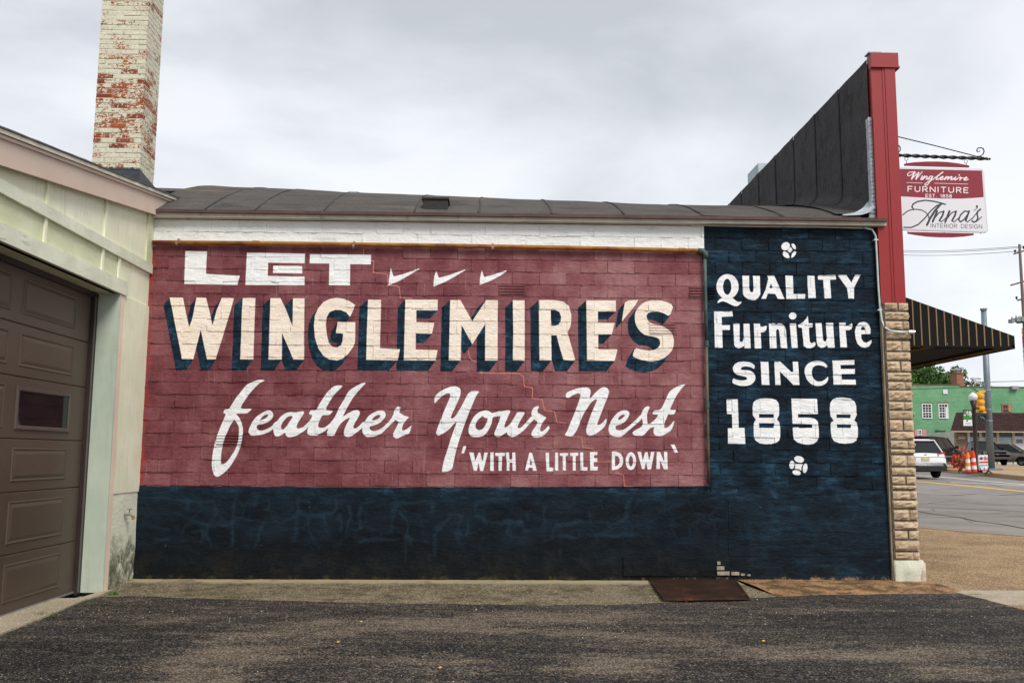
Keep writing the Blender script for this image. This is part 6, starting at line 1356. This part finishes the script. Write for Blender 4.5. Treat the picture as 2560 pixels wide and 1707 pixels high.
m = MB(); m.box(-2.75,-.85,-.80,.80,1.13,1.20); bl(m, 'bed', M['blackp']); m = MB(); m.box(2.86,2.94,-.62,.62,.72,1.08); gr = bl(m, 'grille', M['blackp']); m = MB(); m.box(2.93,2.97,-.64,.64,.86,.91); m.box(2.93,2.97,-.64,.64,1.05,1.10); bl(m, 'grille_bar', M['chrome'])
m = MB(); m.prism([(2.97,y,z) for y, z in ((-.16,.86),(-.06,.86),(-.04,.83),(.06,.83),(.08,.86),(.16,.86),(.14,.91),(.05,.91),(.03,.94),(-.07,.94),(-.09,.91),(-.14,.91))], (.02,0,0)); bl(m, 'badge', M['headl'])
m = MB(); m.box(2.8,3.02,-.96,.96,.52,.68); bl(m, 'bumper', M['chrome'])
for s in (-1, 1): m = MB(); m.box(2.78,2.925,min(s*.65,s*.93),max(s*.65,s*.93),.84,1.06); bl(m, 'headlight', M['headl'])
P = onG(2555, 1164.5); az = 128; f_ = Vector((math.sin(R(az)), math.cos(R(az)), 0)); rt_ = Vector((f_.y, -f_.x, 0)); Pc = P - rt_*.9 - f_*1.55; Pc.z = gz(Pc.y)
t, bl = vehicle('parked_car', 'tan minivan parked at the right edge in front of the curtained shop', 'minivan', Pc, az, 5.1, 1.98, 1.75, None,
  [(-2.55,.45,1.0,.88),(-2.48,.34,1.05,.97),(-1.2,.28,1.07,.99),(.8,.28,1.05,.99),(1.7,.30,1.0,.98),(2.3,.34,.86,.92),(2.52,.42,.72,.78)], (-2.42,1.75,-2.15,.75,1.04,1.68,.92,.74), (-1.52,1.53), .34, M['ptan'])
for s in (-1, 1): m = MB(); m.box(2.2,2.42,min(s*.6,s*.88),max(s*.6,s*.88),.68,.84); bl(m, 'headlight', M['headl'])

# ================================================================== street furniture
def base(px, py, dz=0): P = onG(px, py, dz); return P
P = base(2478, 1175, .15); sp = thing('signal_pole', 'tall thick grey steel signal pole on the far pavement corner', 'pole', tuple(P)); Yp = P.y; M['steel'] = simple('galvanised_steel', (.17,.215,.235), .5, .4, .4, .10, 2)
T_ = onY(2459, 776, Yp); T_.x = T_.x; 
m = MB(); m.tube([P, T_], [.19, .135], 16); m.build('pole', M['steel'], sp, True)
m = MB(); m.tube([T_, T_+Vector((0,0,.10))], .18, 12); m.build('cap', M['steel'], sp); m = MB(); m.box(P.x-.38,P.x+.42,P.y-.4,P.y+.4,P.z-.02,P.z+.10); m.build('base_plate', M['steel'], sp)
for py in (979, 1027, 1055):
    q = P.lerp(T_, (1175-py)/399); m = MB(); m.tube([q, q+Vector((0,0,.08))], .19, 14); m.build('band', M['rim'], sp)
yel = simple('signal_yellow', (.80,.36,.012), .5, .4, 0, .04, 3)
ts = thing('traffic_signal', 'yellow three section traffic signal seen from behind beside the grey pole', 'traffic light', tuple(onY(2446, 1004, Yp-.3)))
def sv(x, y, dy=-.3): return onY(*c1(x, y), Yp+dy)
m = MB()
for k in range(3):
    A_, B_ = sv(828+k*4, 300+k*78), sv(892+k*4, 378+k*78); m.box(A_.x, B_.x, Yp-.42, Yp-.15, B_.z+.01, A_.z-.01)
m.build('housing', yel, ts)
for k in range(3):
    c_2 = sv(868+k*5, 340+k*78); rr = .155; m = MB(); m.tube([(c_2.x+.02, Yp-.44, c_2.z), (c_2.x+.10, Yp-.40, c_2.z-.01)], rr, 12); m.lathe([(.01,-.16),(.17,-.10),(.19,0),(.17,.10),(.01,.16)], (c_2.x+.02, Yp-.40, c_2.z), 12); m.build('visor', yel, ts)
for x0, y0, x1, y1 in ((860, 290, 945, 284), (870, 534, 955, 540)): m = MB(); m.bar(sv(x0, y0), sv(x1, y1), .09, .09); m.build('mounting_arm', yel, ts)
m = MB(); c_2 = sv(845, 310); m.tube([sv(795,247), sv(850,285)], .025, 6); m.build('cable', M['blackp'], ts)
pd = thing('pedestrian_signal', 'black pedestrian signal box mounted on the grey pole below the yellow signal', 'pedestrian signal', tuple(sv(880, 625)))
m = MB(); A_, B_ = sv(835, 585), sv(935, 675); m.box(A_.x, B_.x, Yp-.5, Yp-.1, B_.z, A_.z); m.build('housing', M['blackp'], pd)
m = MB(); m.hexa([(A_.x-.03,Yp-.62,A_.z+.02),(B_.x,Yp-.66,A_.z+.0),(B_.x+.04,Yp-.5,A_.z),(A_.x-.03,Yp-.5,A_.z+.02)], [(A_.x+.1,Yp-.62,A_.z+.14),(B_.x-.15,Yp-.66,A_.z+.12),(B_.x-.1,Yp-.5,A_.z+.12),(A_.x+.1,Yp-.5,A_.z+.14)]); m.build('hood', M['blackp'], pd)
m = MB(); m.bar(sv(880, 590,-.51), sv(905, 612,-.51), .05, .02); m.bar(sv(905, 590,-.51), sv(935, 622,-.51), .05, .02); m.build('reflector', M['white'], pd); m = MB(); m.bar(sv(930, 600), sv(960, 595), .08, .08); m.bar(sv(860, 676), sv(960, 660), .06, .06); m.build('mounting_arm', M['blackp'], pd)
# street name blades
sn = thing('street_sign', 'pair of dark street name blades on a bracket from the grey pole', 'street sign', tuple(sv(860, 150)))
M['dgreen'] = simple('sign_dark', (.016,.022,.020), .5)
for (x0, y0, x1, y1), tx in (((765,120,892,142), 'W MAPLE ST'), ((780,153,872,174), 'COUNTY')):
    A_, B_ = sv(x0, y0), sv(x1, y1); m = MB(); m.box(A_.x, B_.x, Yp-.32, Yp-.29, B_.z, A_.z); o = m.build('blade', M['dgreen'], sn); PM[o.name] = Matrix.Identity(4)
    m = MB(); stroke_mesh(m, text_strokes(tx, x0+10, y1-5, x1-4, y1-5, 13, .3), .028, lambda x, y: tuple(onY(*c1(x, y), Yp-.325)), (0,-1,0)); m.build('lettering', M['white'], o)
m = MB(); m.bar(sv(835, 190), sv(945, 198), .07, .07); m.bar(sv(840, 178), sv(840, 192), .05, .05); m.build('bracket', M['steel'], sn)
# lamp post with banner
P = base(2443, 1181, .15); Yl = P.y; lp = thing('street_lamp', 'dark brown lamp post with frosted acorn globe on the far pavement', 'street lamp', tuple(P)); M['bronze'] = simple('bronze_post', (.030,.018,.016), .5, .4, .3)
def lv(x, y, dy=0): return onY(*c1(x, y), Yl+dy)
t0_ = lv(800, 400); b0_ = P
m = MB(); m.tube([b0_, b0_.lerp(t0_, .06), b0_.lerp(t0_, .09), b0_.lerp(t0_, .55), b0_.lerp(t0_, .90), t0_], [.24, .22, .12, .095, .085, .17], 12); m.build('post', M['bronze'], lp, True)
m = MB(); gh_ = lv(800, 295).z-t0_.z; m.lathe([(.10,0),(.14,.04),(.19,gh_*.30),(.205,gh_*.50),(.17,gh_*.72),(.09,gh_*.84),(.06,gh_*.93),(.01,gh_)], tuple(t0_), 16); m.build('globe', simple('frosted_globe', (.72,.70,.72), .3, .5), lp, True)
m = MB(); m.lathe([(.14,-.05),(.18,0),(.14,.06)], tuple(lv(828, 490)), 10); m.build('camera_dome', M['blackp'], lp)
bn = thing('banner', 'green and white village banner hanging from the brown lamp post', 'banner', tuple(lv(735, 610)))
def bnv(x, y): return onY(*c1(x, y), Yl-.02)
m = MB(); m.prism([bnv(x, y) for x, y in ((675,522),(778,516),(792,716),(676,716))], (0,.02,0)); m.build('cloth', simple('banner_green', (.018,.14,.035), .7), bn)
def flat(name, pts, mat, par, fn, off): 
    m = MB(); m.prism([fn(x, y)+Vector((0,off,0)) for x, y in pts], (0,.002,0)); return m.build(name, mat, par)
flat('panel', ((678,632),(783,632),(788,706),(680,706)), M['white'], bn, bnv, -.004); flat('panel', ((678,588),(780,588),(782,628),(679,628)), simple('banner_mid', (.03,.24,.03), .7), bn, bnv, -.004)
flat('emblem', ((715,635),(735,635),(732,655),(712,655)), simple('banner_blue', (.03,.06,.16), .6), bn, bnv, -.007)
HL = [[(690,575),(698,580),(708,560),(708,534),(700,538)],[(708,552),(722,548),(722,575)],[(726,530),(722,575)],[(732,562),(740,556),(744,566),(736,575),(731,566)],[(752,530),(748,572)],[(760,532),(757,572)],[(764,556),(766,568),(774,556),(770,584),(762,586)]]
m = MB(); stroke_mesh(m, HL, .055, lambda x, y: tuple(bnv(x, y)-Vector((0,.005,0))), (0,-1,0)); m.build('lettering', M['white'], bn)
m = MB()
for k, y in enumerate((672, 688)): stroke_mesh(m, [[(705, y), (770, y)]], .02, lambda x, y: tuple(bnv(x, y)-Vector((0,.008,0))), (0,-1,0))
m.build('small_print', M['rim'], bn)
for y in (517, 716): m = MB(); m.bar(bnv(672, y), lv(806, y), .04, .04); m.build('banner_arm', M['bronze'], bn)
# channelizer posts
org, org2 = simple('orange_plastic', (.80,.24,.012), .5, .3, 0, .04, 3), simple('red_orange_plastic', (.75,.055,.012), .5, .3, 0, .04, 3)
for (xb, xt, yt, mt, lab) in ((738, 731, 1030, org, 'orange and white striped traffic post, left one of the pair by the kerb'), (815, 796, 1008, org2, 'red orange and white striped traffic post nearer the lamp post')):
    P = onG(*c1(xb, 1284), .15); T_ = onY(*c1(xt, yt), P.y); t = thing('traffic_post', lab, 'traffic post', tuple(P), group='striped traffic posts by the kerb'); H_ = T_.z-P.z
    m = MB(); m.lathe([(.30,0),(.30,.04),(.2,.06)], tuple(P), 8); m.build('rubber_base', M['blackp'], t)
    bands = [(0,.17,0),(.17,.33,1),(.33,.5,0),(.5,.66,1),(.66,.92,0)]
    for a_, b_2, w_ in bands:
        m = MB(); pa_, pb_ = P.lerp(T_, a_), P.lerp(T_, b_2); m.tube([pa_, pb_], [.125-.06*a_, .125-.06*b_2], 12, cap=True); m.build('band', M['white'] if w_ else (org2 if a_ == 0 else mt), t)
    m = MB(); pa_, pb_ = P.lerp(T_, .92), T_; m.tube([pa_, pb_], [.05, .035], 8); m.build('handle', mt, t)
# flowers
P0 = onG(*c1(765, 1262), .15); fl = thing('flower_planter', 'planter overflowing with red flowers around the foot of the lamp post', 'planter', tuple(P0+Vector((0,.4,0)))); Yf = P0.y+.4
pc_ = onY(*c1(700, 1130), Yf); rnd = random.Random(2)
ml, mr_ = MB(), MB()
for cxx, cyy, rr, n_ in ((655,1135,.55,300),(760,1105,.55,320),(850,1125,.36,160),(620,1165,.35,140)):
    c_2 = onY(*c1(cxx, cyy), Yf)
    for k in range(n_):
        v = Vector((rnd.gauss(0,.36), rnd.gauss(0,.3), rnd.gauss(0,.36)))*rr; p = c_2+v; s = rnd.uniform(.035, .075)
        a = Vector((rnd.gauss(0,1), rnd.gauss(0,.3), rnd.gauss(0,1))).normalized()*s; b = Vector((-a.z, rnd.uniform(-.03,.03), a.x)); (mr_ if rnd.random() < .52 else ml).add([p-a, p+b, p+a, p-b], [(0,1,2,3)])
ml.build('foliage', M['leaf2'], fl); mr_.build('blossom', simple('red_blossom', (.62,.012,.025), .6, .3, 0, .3, 4), fl)
m = MB(); bz = P0.z; m.lathe([(.22,0),(.30,.35),(.36,.4)], (onY(*c1(770,1262),Yf).x, Yf, bz), 12); m.tube([(onY(*c1(640,1262),Yf).x, Yf, bz), (onY(*c1(655,1180),Yf).x, Yf, bz+.8)], .03, 6); m.build('pot', M['bronze'], fl)
# yard sign on a stand
P = onG(*c1(990, 1285), .15); Yy = P.y; ys_ = thing('stand_sign', 'white red and blue sign on a black tripod stand by the grey pole', 'sign', tuple(P))
def yv(x, y, o=0): return onY(*c1(x, y), Yy)-Vector((0,o,0))
m = MB(); m.prism([yv(x, y) for x, y in ((862,1065),(976,1060),(984,1248),(872,1250))], (0,.03,0)); m.build('panel', M['white'], ys_)
navb, redb = simple('print_blue', (.010,.045,.22), .5), simple('print_red', (.55,.02,.025), .5)
for pts, mt in ((((876,1186),(980,1184),(982,1244),(878,1246)), navb), (((873,1144),(978,1140),(979,1158),(874,1160)), redb), (((872,1247),(984,1244),(984,1249),(872,1251)), redb)):
    m = MB(); m.prism([yv(x, y, .015) for x, y in pts], (0,.002,0)); m.build('print', mt, ys_)
m = MB(); m.prism([yv(x, y, .015) for x, y in ell(896, 1104, 22, 17, 0, 16)], (0,.002,0)); m.build('emblem', navb, ys_); m = MB(); m.prism([yv(x, y, .025) for x, y in ell(892, 1106, 10, 8, 0, 12)], (0,.002,0)); m.build('emblem', redb, ys_)
m = MB()
for y0, x0, x1 in ((1088,935,952),(1102,935,968),(1116,935,968)): stroke_mesh(m, [[(x0, y0), (x1, y0)]], .05, lambda x, y: tuple(yv(x, y, .022)), (0,-1,0))
m.build('lettering', simple('print_pink', (.55,.14,.18), .6), ys_)
m = MB(); stroke_mesh(m, text_strokes('WE COMPUTE', 892, 1212, 972, 1210, 14, .3)[:0]+[[(890,1207),(905,1207)],[(910,1206),(972,1205)],[(898,1229),(928,1228)],[(935,1228),(962,1227)]], .09, lambda x, y: tuple(yv(x, y, .025)), (0,-1,0)); m.build('lettering', M['white'], ys_)
m = MB(); m.bar(yv(984,1050,-.05), yv(992,1255,-.05), .05, .05); m.bar(yv(860,1030,-.05), yv(984,1052,-.05), .04, .04)
for x, y in ((950,1290),(1045,1297),(995,1270)): m.bar(yv(990,1255,-.05), yv(x, y, 0), .045, .045)
m.build('stand', M['iron'], ys_)
# utility pole, crossarms, wires
Yu = 50.; up_ = thing('utility_pole', 'wooden utility pole with crossarms and transformers at the right edge', 'utility pole', (onY(2575, 1130, Yu).x, Yu, gz(Yu)))
m = MB(); tp = onY(2548.5, 611, Yu); bp = Vector((tp.x, Yu, gz(Yu))); mid = onY(2559.5, 790, Yu); bp = tp+(mid-tp)*((tp.z-gz(Yu))/(tp.z-mid.z)); m.tube([bp, tp], [.16, .085], 10); M['pwood'] = simple('pole_wood', (.13,.10,.085), .9); m.build('pole', M['pwood'], up_, True)
def uv(x, y, dy=0): return onY(2440+x/4.9, 580+y/4.9, Yu+dy)
for a_, b_2 in (((468,268),(640,215)), ((430,652),(640,590)), ((515,836),(640,800))):
    m = MB(); m.bar(uv(*a_), uv(*b_2, 1.), .12, .09); m.build('crossarm', M['pwood'], up_)
for x, y in ((478,240),(585,195),(497,812)):
    m = MB(); m.lathe([(.02,-.1),(.06,0),(.09,.06),(.04,.12)], tuple(uv(x, y)), 8); m.build('insulator', M['iron'], up_)
for x0, y0, x1, y1 in ((418,1068,462,1112), (475,1052,530,1102), (535,1040,600,1100)):
    A_, B_ = uv(x0, y0), uv(x1, y1); m = MB(); m.box(A_.x, B_.x, Yu-.2, Yu+.25, B_.z, A_.z); m.build('transformer', simple('transformer_grey', (.20,.23,.23), .5), up_)
m = MB()
for x, y in ((436,1050),(447,1050),(488,1035),(500,1035),(520,1042),(540,1030)): m.tube([uv(x, y+18), uv(x-3, y-10)], .02, 5)
m.build('bushing', M['iron'], up_, kind='stuff')
m = MB(); m.bar(uv(500,1112), uv(640,1100), .1, .1); m.build('bracket', M['iron'], up_)
for k, (y0, y1) in enumerate(((618.5, 615.5), (622.5, 619), (629.5, 627.5))):
    a_, b_2 = onY(2150, y0, Yu+30), onY(2555 if k else 2560, y1, Yu); m = MB(); pts = [a_.lerp(b_2, t/10)-Vector((0,0,.35*math.sin(math.pi*t/10))) for t in range(11)]; m.tube(pts, .017, 4); o = m.build('overhead_wire', M['iron']); o['label'] = ['uppermost of the three overhead wires at the utility pole', 'middle of the three overhead wires at the utility pole', 'lowest of the three overhead wires at the utility pole'][k]; o['category'] = 'wire'; o['group'] = 'overhead wires'
m = MB(); m.tube([onY(2440, 955, 60), onY(2520, 953.5, 60), onY(2700, 949, 60)], .02, 4); o = m.build('overhead_wire', M['iron']); o['label'] = 'thin dark wire crossing above the green building roof'; o['category'] = 'wire'
m = MB(); m.tube([onY(2200, 976, 86.5), onY(2330, 971, 86.8), onY(2399, 969, 87)], .03, 4); o = m.build('overhead_wire', M['iron']); o['label'] = 'dark cable strung along the front of the green wall'; o['category'] = 'wire'
